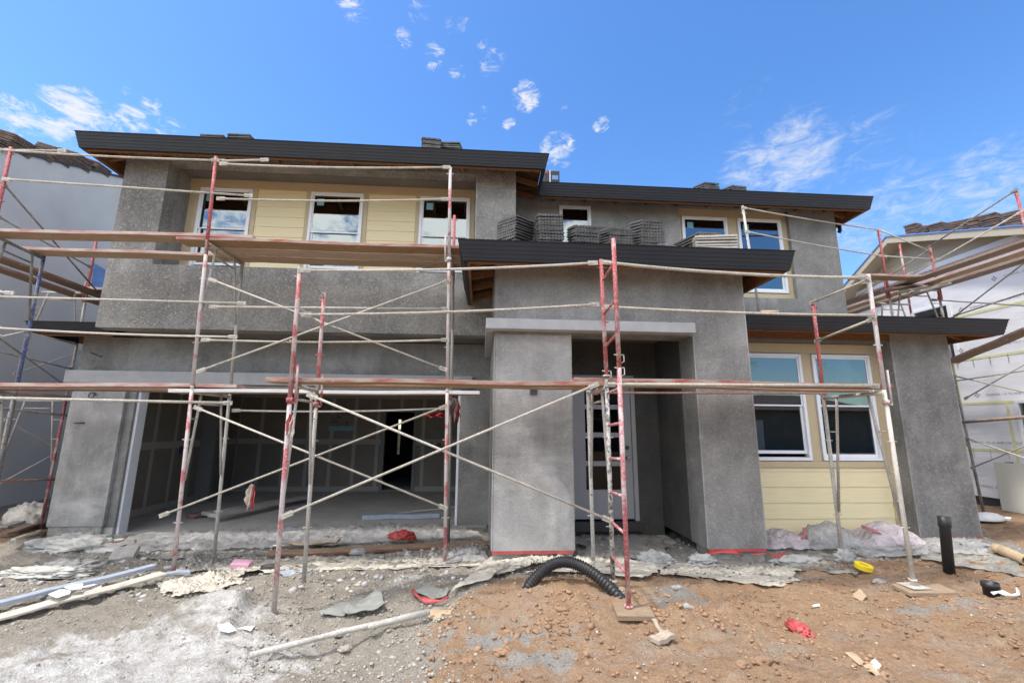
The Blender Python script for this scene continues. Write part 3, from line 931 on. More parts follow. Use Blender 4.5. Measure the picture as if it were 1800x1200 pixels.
a, b = P(755, 755, 12.49), P(776, 772, 12.49)
sg2 = MB().box(a.x, b.x, 12.484, 12.489, b.z, a.z).build('notice', 'drywall', None)
tag(sg2, 'small blank paper notice right of the dark doorway inside the garage', 'notice')
recenter(sg2, (a.x, 12.489, b.z))
# ------------------------------------------------------------------ scaffolding
R_LEG, R_RAIL = .0215, .0132
def V(*a): return Vector(a)
def lerp(a, b, t): return a + (b - a) * t

def tube_part(name, a, b, r, mat, parent, sag=0.0, clip=True, seg=10):
    a, b = Vector(a), Vector(b)
    mb = MB()
    n = 9 if sag else 2
    pts = []
    for i in range(n):
        t = i / (n - 1)
        p = lerp(a, b, t)
        p.z -= sag * 4 * t * (1 - t)
        pts.append(p)
    mb.tube(pts, r, seg)
    if clip:
        d = (b - a).normalized()
        up = V(0, 0, 1) if abs(d.z) < .9 else V(0, 1, 0)
        for e, s in ((a, 1), (b, -1)):
            mb.beam(e - d * s * .03, e + d * s * .075, .016, .048, up)
    return mb.build(name, mat, parent)

def rail(parent, a, b, sag=0.0, mat='brace_pale', r=R_RAIL, name='guard_rail'):
    return tube_part(name, a, b, r, mat, parent, sag)

def brace(parent, a, b, mat='brace_pale', r=.0120):
    return tube_part('cross_brace', a, b, r, mat, parent, 0)

def scaffold_frame(parent, f0, f1, r0, r1, mf='tube_red_worn', mr='tube_grey', mt_='tube_grey', hdr=True, lowf=.50):
    """two legs joined by a head bar and an inner arch; f0,f1 front foot and head, r0,r1 rear foot and head"""
    f0, f1, r0, r1 = map(Vector, (f0, f1, r0, r1))
    mb = MB()
    mb.tube([f1 - V(0, 0, .03), r1 - V(0, 0, .03)], .021, 10)
    for (a0, a1, c1) in ((f0, f1, r1), (r0, r1, f1)):
        top = lerp(a1, c1, .24) - V(0, 0, .045)
        low = lerp(a0, a1, lowf) + (c1 - a1).normalized() * .03
        knee = lerp(top, low, .10)
        mb.tube([top, knee, low], .015, 8)
        for t in (.30, .62, .84):
            p = lerp(top, low, t)
            q = lerp(a0, a1, (p.z - a0.z) / (a1.z - a0.z))
            mb.tube([p, V(q.x, q.y, p.z)], .007, 6)
    if hdr:
        a = lerp(f1, r1, .25) - V(0, 0, .16); b = lerp(f1, r1, .75) - V(0, 0, .16)
        mb.tube([a, b], .013, 8)
    o = mb.build('frame', mt_, parent)
    for a, b, mm in ((f0, f1, mf), (r0, r1, mr)):
        l = MB().tube([a, lerp(a, b, .5), b + V(0, 0, .0)], R_LEG, 12)
        d = (b - a).normalized()
        l.tube([b - d * .0, b + d * .05], R_LEG * .82, 10)
        for t in (.28, .72):
            q = lerp(a, b, t)
            l.tube([q + V(-.05, 0, 0), q + V(.05, 0, 0)], .006, 6)
        l.build('leg', mm, o)
    return o

def guard_post(parent, a, b, mat='tube_red', strap=1, sx=.045):
    a, b = Vector(a), Vector(b)
    mb = MB().tube([a, b], R_LEG, 12)
    d = (b - a).normalized()
    if strap:
        q = a + d * .02
        mb.tube([q, q + d * .045], .034, 12)
        s = q + V(sx, 0, .0)
        mb.tube([s - V(0, 0, .0), s + d * .36], .013, 8)
        mb.beam(q, s, .03, .02)
    for h in (.45, .93):
        p = a + d * ((b - a).length * h)
        mb.tube([p - V(.05, 0, 0), p + V(.05, 0, 0)], .007, 6)
    return mb.build('guard_post', mat, parent)

def base_plate(parent, p, s=.075, mat='tube_dark'):
    mb = MB().box(p[0] - s, p[0] + s, p[1] - s, p[1] + s, p[2], p[2] + .008)
    mb.tube([(p[0], p[1], p[2] + .008), (p[0], p[1], p[2] + .05)], .018, 10)
    mb.tube([(p[0], p[1], p[2] + .05), (p[0], p[1], p[2] + .065)], .036, 12)
    return mb.build('base_plate', mat, parent)

def gh(x, y): return ground_h(x, y)

# --- near scaffold, three frames in front of the porch
S1 = empty('scaffold', (1.2, 4.8, 0), 'two bay single lift scaffold standing nearest the camera in front of the porch', 'scaffold', 'scaffolds around the house')
ZT = 1.97
LX = lambda z: -1.78 - .026 * z
def LF(z, y=4.40): return V(LX(z), y, z)
def LR(z): return V(-1.83 - .02 * z, 5.2, z)
scaffold_frame(S1, LF(gh(-1.78, 4.4) - .02), LF(ZT), LR(gh(-1.84, 5.2) - .03), LR(ZT), 'tube_red_worn', 'tube_grey', 'tube_grey')
guard_post(S1, LF(ZT - .22), LF(3.12), 'tube_red', 1, .05)
guard_post(S1, LR(ZT - .22), LR(3.10), 'tube_red', 1, .05)
MX = 1.25
zr_ = gh(MX, 5.2)
mid = scaffold_frame(S1, V(MX, 4.4, gh(MX, 4.4) + .01), V(MX, 4.4, ZT + .02), V(1.265, 5.2, zr_ - .02), V(1.25, 5.2, ZT + .02), 'tube_splat', 'tube_splat', 'tube_grey')
base_plate(S1, (MX, 4.4, gh(MX, 4.4)), .07, 'tube_grey')
guard_post(S1, V(MX, 4.4, 2.07), V(1.232, 4.4, 3.31), 'tube_red', 0)
# ladder leg and rungs on the outside of the middle frame
lad = MB()
zb = gh(1.262, 4.0) + .05
lad.tube([V(1.262, 4.0, zb), V(1.258, 4.0, 2.1)], R_LEG, 12)
for k in range(6):
    z = .34 + k * .315
    lad.tube([V(1.252, 4.4, z - .02 + (.05 if k < 2 else 0)), V(1.26, 4.0, z)], .0135, 8)
lad.tube([V(1.262, 4.0, zb), V(1.262, 4.0, zb + .02)], .036, 14)
lad.build('ladder_leg', 'tube_red_worn', S1)
lad2 = MB()
lad2.tube([V(1.258, 4.0, 2.1), V(1.25, 4.0, 3.37)], R_LEG, 12)
for z in (2.42, 2.76, 3.13):
    lad2.tube([V(1.243, 4.4, z - .05), V(1.254, 4.0, z)], .0125, 8)
lad2.build('ladder_post', 'tube_red', S1)
pins = MB()
for (x, y, z) in ((1.25, 4.4, 2.12), (1.258, 4.0, 2.22), (1.258, 4.0, 2.10)):
    pins.tube([V(x - .045, y - .01, z), V(x + .045, y - .01, z)], .006, 6)
    pins.tube([V(x + .045, y - .01, z), V(x + .047, y - .01, z - .06), V(x + .02, y - .012, z - .075)], .005, 6)
pins.build('locking_pin', 'brace_pale', S1)
pinr = MB().tube([V(1.25, 4.4, 2.065), V(1.25, 4.4, 2.08)], .036, 14).build('collar', 'brace_pale', S1)
RX = 4.21
scaffold_frame(S1, V(RX, 4.4, gh(RX, 4.4) + .05), V(RX, 4.4, ZT), V(RX - .01, 5.25, gh(RX, 5.25) - .02), V(RX, 5.25, ZT), 'tube_pale', 'tube_grey', 'tube_grey', hdr=False, lowf=.30)
base_plate(S1, (RX, 4.4, gh(RX, 4.4) + .045), .09, 'tube_grey')
guard_post(S1, V(RX, 4.4, ZT - .17), V(RX + .015, 4.4, 3.24), 'tube_red_worn', 1, .06)
guard_post(S1, V(RX, 5.25, ZT - .17), V(RX + .02, 5.25, 3.19), 'tube_red', 0)
# guard rails and braces of the near scaffold
Yf = 4.385
rail(S1, P(533, 475, Yf), P(1046, 462, Yf), .03)
rail(S1, P(535, 553, Yf), P(1048, 535, Yf), .025)
rail(S1, P(1062, 461, Yf), P(1521, 488, Yf), .04, r=.017)
rail(S1, P(1066, 539, Yf), P(1536, 554, Yf), .02)
rail(S1, P(1068, 675, Yf), P(1541, 678, Yf), .0, r=.017)
rail(S1, P(1040, 690, 5.2), P(1450, 691, 5.24), .0, 'tube_rust')
rail(S1, LF(3.08), LR(3.06), 0, 'brace_pale', .005)
rail(S1, LF(2.72), LR(2.70), 0, 'tube_red_worn', .012)
rail(S1, V(RX, 4.4, 2.74), V(RX, 5.25, 2.66), 0, 'brace_pale')
rail(S1, V(RX, 4.4, 3.18), V(RX, 5.25, 3.16), 0, 'brace_pale')
brace(S1, P(545, 694, Yf), P(1072, 914, Yf))
brace(S1, P(500, 906, Yf - .02), P(1047, 676, Yf - .02))

# --- scaffold in front of the garage, two lifts
S2 = empty('scaffold', (-2, 6, 0), 'tall two lift scaffold in front of the garage and the recessed upper windows', 'scaffold', 'scaffolds around the house')
Z1, Z2 = 1.97, 3.88
def AF(z): return V(-3.40 - .040 * z, 5.6, z)
def AR(z): return V(-3.41 - .03 * z, 6.4, z)
def BF(z): return V(-.39 - .022 * z, 5.6, z)
def BR(z): return V(-.41 - .015 * z, 6.4, z)
def CF(z): return V(-6.0 - .03 * z, 5.6, z)
def CR(z): return V(-6.2 - .012 * z, 6.4, z)
for (F, Rr, mf, mr, m2) in ((AF, AR, 'tube_red_worn', 'tube_grey', 'tube_red'), (BF, BR, 'tube_red_worn', 'tube_dark', 'tube_red_worn'), (CF, CR, 'tube_red', 'tube_dark', 'tube_red')):
    f0, r0 = F(0), Rr(0)
    scaffold_frame(S2, F(gh(f0.x, f0.y) - .03), F(Z1), Rr(gh(r0.x, r0.y) - .03), Rr(Z1), mf, mr, 'tube_grey')
    scaffold_frame(S2, F(Z1 + .055), F(Z2), Rr(Z1 + .055), Rr(Z2), mf, 'tube_blue' if F is CF else 'tube_grey', 'tube_dark' if F is CF else 'tube_grey')
    guard_post(S2, F(Z2 - .2), F(5.06), m2, 1 if F is BF else 0, -.05)
guard_post(S2, BR(Z2 - .2), BR(4.75), 'tube_red', 0)
yf = 5.585
rail(S2, P(-8, 263, yf), P(382, 282, yf), .02)
rail(S2, P(390, 288, yf), P(788, 294, yf), .03)
rail(S2, P(8, 315, yf), P(440, 344, yf), .0)
rail(S2, P(385, 349, yf), P(786, 350, yf), .03)
rail(S2, P(-10, 521, yf), P(428, 533, yf), .0)
rail(S2, P(372, 539, yf), P(786, 543, yf), .0)
rail(S2, P(-10, 576, yf), P(413, 592, yf), .02)
rail(S2, P(358, 597, yf), P(786, 597, yf), .03)
rail(S2, P(-10, 699, yf), P(404, 708, yf), .0, r=.017)
rail(S2, P(412, 721, 6.38), P(786, 717, 6.38), .03, 'tube_grey')
rail(S2, P(-10, 512, yf), P(20, 515, yf), 0, 'tube_pale')
rail(S2, P(385, 283, yf + .03), P(468, 281, yf + .03), 0, 'tube_pale')
rail(S2, P(10, 264, yf + .03), P(112, 265, yf + .03), 0, 'tube_pale')
brace(S2, P(345, 716, yf), P(782, 892, yf))
brace(S2, P(285, 905, yf - .02), P(782, 714, yf - .02))
brace(S2, P(371, 491, yf), P(782, 649, yf))
brace(S2, P(350, 652, yf - .02), P(788, 493, yf - .02))

# --- scaffold returning along the left side of the house
S3 = empty('scaffold', (-7.4, 9.5, 0), 'scaffold running back along the left side of the house beside the pale neighbour wall', 'scaffold', 'scaffolds around the house')
for y in (8.15, 10.4):
    xa, xb = -7.1, -7.95
    o = scaffold_frame(S3, V(xa, y, gh(xa, y)), V(xa, y, Z1), V(xb, y, gh(xb, y)), V(xb, y, Z1), 'tube_red', 'tube_grey', 'tube_grey')
    scaffold_frame(S3, V(xa, y, Z1 + .05), V(xa, y, Z2), V(xb, y, Z1 + .05), V(xb, y, Z2), 'tube_grey', 'tube_grey', 'tube_grey')
    guard_post(S3, V(xa, y, Z2 - .2), V(xa - .02, y, 5.0), 'tube_red', 1, -.05)
for z0_, z1_ in ((.5, 1.6), (2.4, 3.5)):
    brace(S3, V(-7.98, 8.15, z1_), V(-7.98, 10.4, z0_), 'tube_grey')
    brace(S3, V(-8.0, 8.15, z0_), V(-8.0, 10.4, z1_), 'tube_grey')
rail(S3, P(5, 322, 5.7), P(178, 520, 8.15), 0, 'tube_dark')
rail(S3, P(-8, 378, 5.9), P(160, 470, 7.6), 0, 'tube_dark')
brace(S3, P(-10, 588, 5.9), P(132, 690, 8.1), 'tube_dark')
brace(S3, P(-10, 616, 6.2), P(125, 648, 8.1), 'tube_dark')
brace(S3, P(-5, 593, 6.0), P(48, 582, 6.5), 'tube_pale')
brace(S3, P(50, 585, 6.5), P(135, 605, 8.1), 'tube_grey')
rail(S3, P(-10, 717, 6.2), P(118, 730, 8.1), 0, 'tube_dark', .02)
rail(S3, P(-10, 846, 6.4), P(95, 842, 8.1), 0, 'tube_rust', .018)

# --- scaffold in the gap on the right, and the single post on the low roof
S4 = empty('scaffold', (8.5, 8, 0), 'scaffold in the gap between the house and the white wrapped neighbour', 'scaffold', 'scaffolds around the house')
ya = 7.9
zg = gh(8.0, ya)
scaffold_frame(S4, V(9.12, ya, gh(9.1, ya) - .02), V(9.03, ya, 2.45), V(8.0, ya, zg), V(7.97, ya, 2.45), 'tube_dark', 'tube_grey', 'tube_grey')
scaffold_frame(S4, V(9.03, ya, 2.5), V(9.02, ya, 4.33), V(7.97, ya, 2.5), V(7.96, ya, 4.33), 'tube_grey', 'tube_grey', 'tube_grey')
guard_post(S4, V(9.02, ya, 4.1), V(9.01, ya, 5.2), 'tube_red', 1, .05)
guard_post(S4, V(7.96, ya, 4.1), V(7.95, ya, 5.53), 'tube_red', 1, -.05)
yc = 8.9
scaffold_frame(S4, V(9.45, yc, gh(9.4, yc)), V(9.43, yc, 2.45), V(8.6, yc, gh(8.6, yc)), V(8.58, yc, 2.45), 'tube_grey', 'tube_grey', 'tube_grey')
scaffold_frame(S4, V(9.43, yc, 2.5), V(9.42, yc, 4.33), V(8.58, yc, 2.5), V(8.57, yc, 4.33), 'tube_pale', 'tube_grey', 'tube_grey')
guard_post(S4, V(9.42, yc, 4.1), V(9.42, yc, 5.72), 'tube_red', 0)
guard_post(S4, V(9.05, 6.35, 4.1), V(9.0, 6.35, 5.61), 'tube_red', 0)
scaffold_frame(S4, V(9.12, 6.35, gh(9.1, 6.35)), V(9.06, 6.35, 2.45), V(9.95, 6.35, gh(9.9, 6.35)), V(9.95, 6.35, 2.45), 'tube_grey', 'tube_grey', 'tube_grey')
scaffold_frame(S4, V(9.06, 6.35, 2.5), V(9.05, 6.35, 4.33), V(9.95, 6.35, 2.5), V(9.95, 6.35, 4.33), 'tube_red', 'tube_grey', 'tube_grey')
rail(S4, P(1548, 405, ya), P(1632, 440, ya), 0, 'tube_grey')
rail(S4, P(1552, 450, ya), P(1650, 456, ya), 0, 'tube_grey')
rail(S4, P(1786, 334, 6.33), P(1630, 436, ya - .05), 0, 'tube_dark', .014)
rail(S4, P(1797, 371, 6.33), P(1560, 508, ya + .6), 0, 'brace_pale', .014)
rail(S4, P(1632, 440, ya), P(1485, 535, 10.2), 0, 'tube_dark', .016)
rail(S4, P(1640, 458, ya), P(1500, 540, 10.3), 0, 'brace_pale', .013)
brace(S4, P(1675, 660, ya), P(1815, 692, 6.4), 'brace_pale')
brace(S4, P(1697, 700, ya), P(1810, 635, 6.4), 'tube_grey')
brace(S4, P(1676, 670, ya), P(1810, 650, 6.5), 'tube_grey')
brace(S4, P(1700, 770, ya), P(1810, 808, 6.4), 'brace_pale')
brace(S4, P(1708, 822, ya), P(1810, 780, 6.4), 'tube_grey')
brace(S4, P(1640, 527, ya), P(1810, 538, 6.4), 'brace_pale')
brace(S4, P(1670, 562, ya), P(1810, 455, 6.3), 'tube_dark')
brace(S4, P(1678, 555, ya), P(1810, 512, 6.3), 'tube_dark')
rail(S4, P(1690, 742, ya), P(1812, 732, 6.4), 0, 'tube_rust', .028)
S5 = empty('scaffold_post', (4.8, 7.3, 3.6), 'lone speckled pale post with guard rails standing on the low right hand roof', 'post')
guard_post(S5, P(1335, 549, 7.3), P(1305, 362, 7.3), 'tube_splat', 0)
rail(S5, P(1306, 365, 7.28), P(1545, 404, ya), .02, 'tube_grey')
rail(S5, P(1312, 407, 7.28), P(1550, 450, ya), .02, 'tube_grey')

# ------------------------------------------------------------------ planks
def plank(a, b, w, mat, label, t=.042, name='scaffold_plank', group='scaffold planks', roll=0.0):
    """a, b: ends of the centre line of the top face"""
    a, b = Vector(a), Vector(b)
    L = (b - a).length
    mb = MB()
    n = 6
    vs = []
    for i in range(n + 1):
        x = -L / 2 + L * i / n
        bow = .006 * math.sin(i * 1.7 + L * 3)
        vs += [(x, -w / 2, -t + bow), (x, w / 2, -t + bow), (x, w / 2, bow), (x, -w / 2, bow)]
    fs = [(0, 1, 2, 3)[::-1], tuple(4 * n + k for k in range(4))]
    for i in range(n):
        for k in range(4):
            k2 = (k + 1) % 4
            fs.append((4 * i + k, 4 * i + k2, 4 * i + 4 + k2, 4 * i + 4 + k))
    mb.add(vs, fs)
    o = mb.build(name, mat, None, .004)
    d = (b - a).normalized()
    o.rotation_mode = 'XYZ'
    o.rotation_euler = (roll, -math.asin(max(-1, min(1, d.z))), math.atan2(d.y, d.x))
    o.location = (a + b) / 2
    return tag(o, label, 'plank', group)
zl = Z1 + .045
plank(P(478, 656, 4.56).xy.to_3d() + V(0, 0, zl), V(1.33, 4.56, zl), .24, 'plank_pink', 'pink edged plank of the near scaffold between its left and middle frames, at the front')
plank(V(-1.7, 4.86, zl), V(1.2, 4.86, zl + .004), .24, 'plank_pink', 'plank lying behind the front one in the left bay of the near scaffold')
plank(V(.93, 4.56, zl + .046), V(4.36, 4.56, zl + .02), .24, 'plank_pink', 'front pink edged plank of the near scaffold from its ladder frame to the right frame')
plank(V(1.05, 4.86, zl + .046), V(4.4, 4.86, zl + .01), .24, 'plank_pink', 'plank behind the front one in the right bay of the near scaffold')
plank(V(-7.2, 5.74, zl), V(-2.98, 5.74, zl + .03), .24, 'plank_pink', 'long pink edged plank at lintel height crossing the left end of the garage')
plank(V(-3.75, 5.72, zl - .035), V(-.03, 5.72, zl - .02), .25, 'plank_pale', 'chalky white edged plank at lintel height crossing the garage opening')
plank(V(-6.3, 6.1, zl), V(-3.1, 6.1, zl), .24, 'plank_brown', 'brown plank behind the long pink one at the left end of the garage')
zu = Z2 + .045
plank(V(-7.3, 5.72, zu + .005), V(-3.0, 5.72, zu + .05), .24, 'plank_pink', 'upper deck plank with a pink edge reaching off the left side of the picture')
plank(V(-6.32, 6.27, zu), V(-3.3, 6.27, zu), .24, 'plank_pink', 'pink edged upper deck plank at the back of the left bay')
plank(V(-3.95, 5.73, zu), V(-.22, 5.73, zu), .25, 'plank_pink', 'front plank of the three board upper deck below the recessed windows')
plank(V(-3.75, 6.0, zu), V(.22, 6.0, zu), .25, 'plank_pink', 'middle plank of the three board upper deck below the recessed windows')
plank(V(-3.95, 6.27, zu), V(.25, 6.27, zu), .25, 'plank_pink', 'back plank of the three board upper deck below the recessed windows')
a = P(0, 432, 5.9); b = P(185, 522, 8.35)
plank(V(-6.9, 5.9, zu - .05), V(-7.0, 9.6, zu - .05), .24, 'plank_brown', 'brown plank running back along the left side at upper deck height, next to the house')
plank(V(-7.35, 5.9, zu - .05), V(-7.45, 9.6, zu - .05), .24, 'plank_brown', 'brown plank running back along the left side at upper deck height, next to the neighbour')
plank(V(-6.6, 8.1, zu), V(-7.2, 8.1, zu), .22, 'plank_pink', 'short board lying across the upper planks on the left side of the house')
plank(V(-6.9, 6.3, zl), V(-7.15, 10.0, zl), .24, 'plank_brown', 'reddish brown plank running back along the left side at lintel height')
zs = 4.38
plank(V(8.15, 4.6, zs), V(8.15, 11.6, zs), .24, 'plank_brown', 'scaffold plank in the right hand gap, running back nearest the house')
plank(V(8.55, 4.8, zs), V(8.55, 11.6, zs), .24, 'plank_pink', 'pink edged scaffold plank in the right hand gap, middle of three running back')
plank(V(8.95, 4.9, zs), V(8.95, 11.6, zs), .24, 'plank_brown', 'scaffold plank in the right hand gap, running back nearest the wrapped wall')
plank(P(1556, 508, 7.75), P(1640, 497, 7.75), .24, 'plank_brown', 'short loose board with a red edge between the two right hand posts')
plank(P(1588, 510, 7.55), P(1634, 500, 7.75), .2, 'plank_grey', 'short pale loose board beside the red edged one on the right scaffold')
plank(P(1608, 512, 7.5), P(1662, 498, 7.5), .2, 'plank_grey', 'loose pale board sticking out past the right hand scaffold post')
plank(P(1500, 484, 7.2), P(1622, 487, 7.45), .24, 'plank_pink', 'plank from the corner of the house to the right hand scaffold at upper deck height', roll=0)
plank(P(1672, 634, 7.9), P(1815, 575, 6.3), .26, 'plank_brown', 'brown plank low in the right hand gap below the roof corner')

# ------------------------------------------------------------------ neighbours
NL = empty('house', (-9, 12, 0), 'pale smooth stuccoed neighbour house on the left with loose tiles on its roof', 'house')
def gable_wall(parent, x0, x1, prof, mat, name='wall'):
    n = len(prof)
    vs = [(x0, y, z) for y, z in prof] + [(x1, y, z) for y, z in prof]
    fs = [tuple(range(n)), tuple(range(n, 2 * n))[::-1]] + [(i, n + i, n + (i + 1) % n, (i + 1) % n) for i in range(n)]
    return MB().add(vs, fs).build(name, mat, parent)
zt = lambda y: 6.54 + .377 * (y - 8.03)
gable_wall(NL, -9.0, -9.2, [(6.9, .02), (17, .02), (17, zt(6.9)), (12, zt(12)), (6.9, zt(6.9))], 'neighbour_stucco')
MB().box(-18, -9.03, 6.9, 17, -.4, .018).build('foundation', 'concrete', NL)
MB().box(-18, -9.21, 6.9, 7.1, .02, zt(6.9)).build('wall', 'neighbour_stucco', NL)
rr = MB()
slab(rr, [(-8.97, 6.5, zt(6.5) + .05), (-8.97, 12, zt(12) + .05), (-18, 12, zt(12) + .05), (-18, 6.5, zt(6.5) + .05)], .05)
slab(rr, [(-8.97, 12, zt(12) + .05), (-8.97, 17.5, zt(6.5) + .05), (-18, 17.5, zt(6.5) + .05), (-18, 12, zt(12) + .05)], .05)
rr.build('roof', 'roof_felt', NL)

NR = empty('house', (10.1, 9, 0), 'neighbour house on the right wrapped in printed white sheeting with a tan gable', 'house')
wins = [(6.75, 7.82, .95, 2.13), (8.66, 9.5, 3.05, 4.30)]
MB().grid_wall(4.2, 14, .27, 5.22, 10.1, 10.3, wins, axis='y').build('wall', 'house_wrap', NR)
MB().box(10.12, 18, 4.2, 14, -.3, .265).build('foundation', 'dark_flashing', NR)
ap = (9.42, 6.00)
def rk(y): return ap[1] - .365 * abs(y - ap[0]) if y < ap[0] else ap[1] - .55 * (y - ap[0])
gable_wall(NR, 10.09, 10.28, [(7.29, 5.222), (10.82, 5.222), (ap[0], ap[1])], 'tan_siding', 'gable_siding')
for z in (5.38, 5.55, 5.72):
    ya_ = ap[0] - (ap[1] - z) / .365 + .03; yb_ = ap[0] + (ap[1] - z) / .55 - .03
    MB().box(10.083, 10.0895, ya_, yb_, z, z + .008).build('gable_board', 'tan_siding', NR)
MB().box(10.02, 10.099, 7.2, 10.9, 5.12, 5.221).build('trim', 'window_vinyl', NR)
def rake(mat, x0, x1, dz0, dz1, name):
    prof = [(5.6, rk(5.6)), (ap[0], ap[1]), (12.2, rk(12.2))]
    pts = [(y, z + dz0) for y, z in prof] + [(y, z + dz1) for y, z in reversed(prof)]
    vs = [(x0, y, z) for y, z in pts] + [(x1, y, z) for y, z in pts]
    fs = [(0, 1, 4, 5), (1, 2, 3, 4), (6, 11, 10, 7), (7, 10, 9, 8), (0, 6, 7, 1), (1, 7, 8, 2), (5, 4, 10, 11), (4, 3, 9, 10), (0, 5, 11, 6), (2, 8, 9, 3)]
    return MB().add(vs, fs).build(name, mat, NR)
rake('rake_cream', 9.66, 9.72, -.02, .13, 'rake_board')
rake('tan_siding', 9.722, 10.3, .0, .02, 'soffit')
rake('blue_membrane', 9.64, 18, .135, .165, 'roof')
for (a, b, c, d) in wins:
    f = MB()
    f.box(10.06, 10.12, a, a + .05, c, d); f.box(10.06, 10.12, b - .05, b, c, d)
    f.box(10.06, 10.12, a + .05, b - .05, c, c + .05); f.box(10.06, 10.12, a + .05, b - .05, d - .05, d)
    fo_ = f.build('window', 'window_vinyl', NR)
    MB().box(10.09, 10.097, a + .05, b - .05, c + .05, d - .05).build('pane', 'glass', fo_)
    MB().box(10.40, 10.45, a - .3, b + .3, c - .3, d + .3).build('room', 'dark_room', NR)
tp = MB()
for z in (3.0, 2.09, 1.17, 3.92, 4.75):
    tp.box(10.094, 10.099, 4.3, 12, z, z + .05)
for y, z0_, z1_ in ((8.78, 2.1, 3.3), (7.95, .5, 2.1), (7.2, 3.0, 4.9), (6.6, 4.2, 5.1)):
    tp.box(10.095, 10.0985, y, y + .05, z0_, z1_)
tp.build('seam_tape', 'wrap_tape', NR, merge=False)
txt = 'THERMAL 1/A SG-A00E 4.5B VSQV @ ASTM-20TB BCI 10 TYPE 1'
for z, y, s_ in ((3.20, 8.45, .062), (2.25, 8.3, .06), (1.32, 8.75, .06), (.46, 8.75, .062), (4.05, 8.3, .062), (4.5, 7.6, .062)):
    lettering(txt, s_, 'ink', NR, (10.0985, y, z), (0, -1, 0), (0, 0, 1))
    lg = MB()
    yc_, zc = y + .16, z + .03
    for dy, dz, s in ((0, .034, .024), (.032, 0, .024), (-.032, 0, .024), (0, -.034, .024)):
        lg.add([(10.0975, yc_ + dy - s, zc + dz), (10.0975, yc_ + dy, zc + dz - s), (10.0975, yc_ + dy + s, zc + dz), (10.0975, yc_ + dy, zc + dz + s)], [(0, 1, 2, 3)])
    lg.build('printed_emblem', 'ink', NR, merge=False)
ticks = MB()
for z in (3.0, 2.09 + .9, 1.17):
    for y in np.arange(5.0, 9.2, .31):
        ticks.box(10.092, 10.0935, y, y + .008, z - .14, z + .02)
tk = ticks.build('lath_staples', 'ink', NR, merge=False)
tk['kind'] = 'stuff'

# ------------------------------------------------------------------ roof tile stacks
def tile_mesh(w=.33, l=.42, t=.022, seed=0):
    """flat concrete tile with interlocking side lips and a row of lugs along both ends"""
    rnd = random.Random(seed)
    mb = MB()
    n = 10
    vs = []
    for j, y in enumerate((-l / 2, -l / 2 + .03, l / 2 - .03, l / 2)):
        for i in range(n + 1):
            x = -w / 2 + w * i / n
            z = .003 * math.sin(i * 2.1 + j) + rnd.uniform(-.001, .001)
            vs.append((x, y, t + z))
    k = n + 1
    fs = [(j * k + i, j * k + i + 1, (j + 1) * k + i + 1, (j + 1) * k + i) for j in range(3) for i in range(n)]
    o = len(vs)
    vs += [(x, y, z - t) for x, y, z in vs]
    fs += [tuple(o + q for q in f[::-1]) for f in fs]
    for i in range(n):
        fs.append((i, o + i, o + i + 1, i + 1))
        a = 3 * k + i
        fs.append((a, a + 1, o + a + 1, o + a))
    for j in range(3):
        fs.append((j * k, (j + 1) * k, o + (j + 1) * k, o + j * k))
        a = j * k + n
        fs.append((a, o + a, o + a + k, a + k))
    mb.add(vs, fs)
    for i in range(8):
        x = -w / 2 + w * (i + .5) / 8
        for y0 in (-l / 2 - .004, l / 2 - .02):
            mb.box(x - .012, x + .012, y0, y0 + .024, -.014, .002)
    mb.box(-w / 2 - .016, -w / 2 + .01, -l / 2 + .01, l / 2 - .01, -.010, .006)
    mb.box(w / 2 - .01, w / 2 + .016, -l / 2 + .01, l / 2 - .01, .004, .014)
    return mb
TM = {}
for mat in ('tile_dark', 'tile_dusty', 'tile_brown'):
    o = tile_mesh(seed=len(mat)).build('roof_tile', mat, None)
    TM[mat] = o.data
    bpy.data.objects.remove(o)
def tile_stack(base, ztop, rot, mat, label, group, pitch=.042, lean=(0, 0), tiltx=.22, scale=1.0, split=4):
    base = Vector(base)
    t = empty('tile_stack', base, label, 'tile stack', group)
    n = max(2, int(round((ztop - base.z) / pitch)))
    rnd = random.Random(int(base.x * 100) + int(ztop * 77))
    for k in range(n):
        o = bpy.data.objects.new('roof_tile', TM[mat])
        C.objects.link(o)
        o.parent = t
        o.location = (lean[0] * k + rnd.uniform(-.006, .006), lean[1] * k + rnd.uniform(-.008, .008), k * pitch + .018 + (.006 if k // split % 2 else 0))
        o.rotation_euler = (tiltx + rnd.uniform(-.02, .02), rnd.uniform(-.015, .015), rot + rnd.uniform(-.03, .03))
        o.scale = (scale, scale, 1)
    return t
zp = lambda Y: 3.71 + .22 * (Y - 5.02) + .01
G1 = 'dark tile stacks waiting on the porch roof'
def pstack(px, pytop, Y, rot, label, lean=(0, 0), mat='tile_dark', tiltx=.2, scale=1.0):
    p = P(px, pytop, Y)
    return tile_stack((p.x, Y + .21, zp(Y + .21)), p.z + .10, rot, mat, label, G1, lean=lean, tiltx=tiltx, scale=scale)
pstack(908, 388, 5.6, -.75, 'dark tile stack turned cornerwise at the left end of the porch roof row', (.0, .0), tiltx=.12)
pstack(968, 381, 5.5, 0, 'tall straight dark tile stack hiding the left half of the small upper window', tiltx=.2)
pstack(1031, 397, 5.45, .05, 'lower dark tile stack just right of the small upper window', tiltx=.34)
pstack(1063, 402, 6.0, .05, 'dark tile stack partly hidden behind two others on the porch roof', tiltx=.3)
pstack(1090, 402, 5.5, .05, 'dark tile stack behind the tip of the red ladder post', tiltx=.34)
pstack(1146, 388, 5.5, .05, 'tallest dark tile stack at the right of the porch roof row', tiltx=.36)
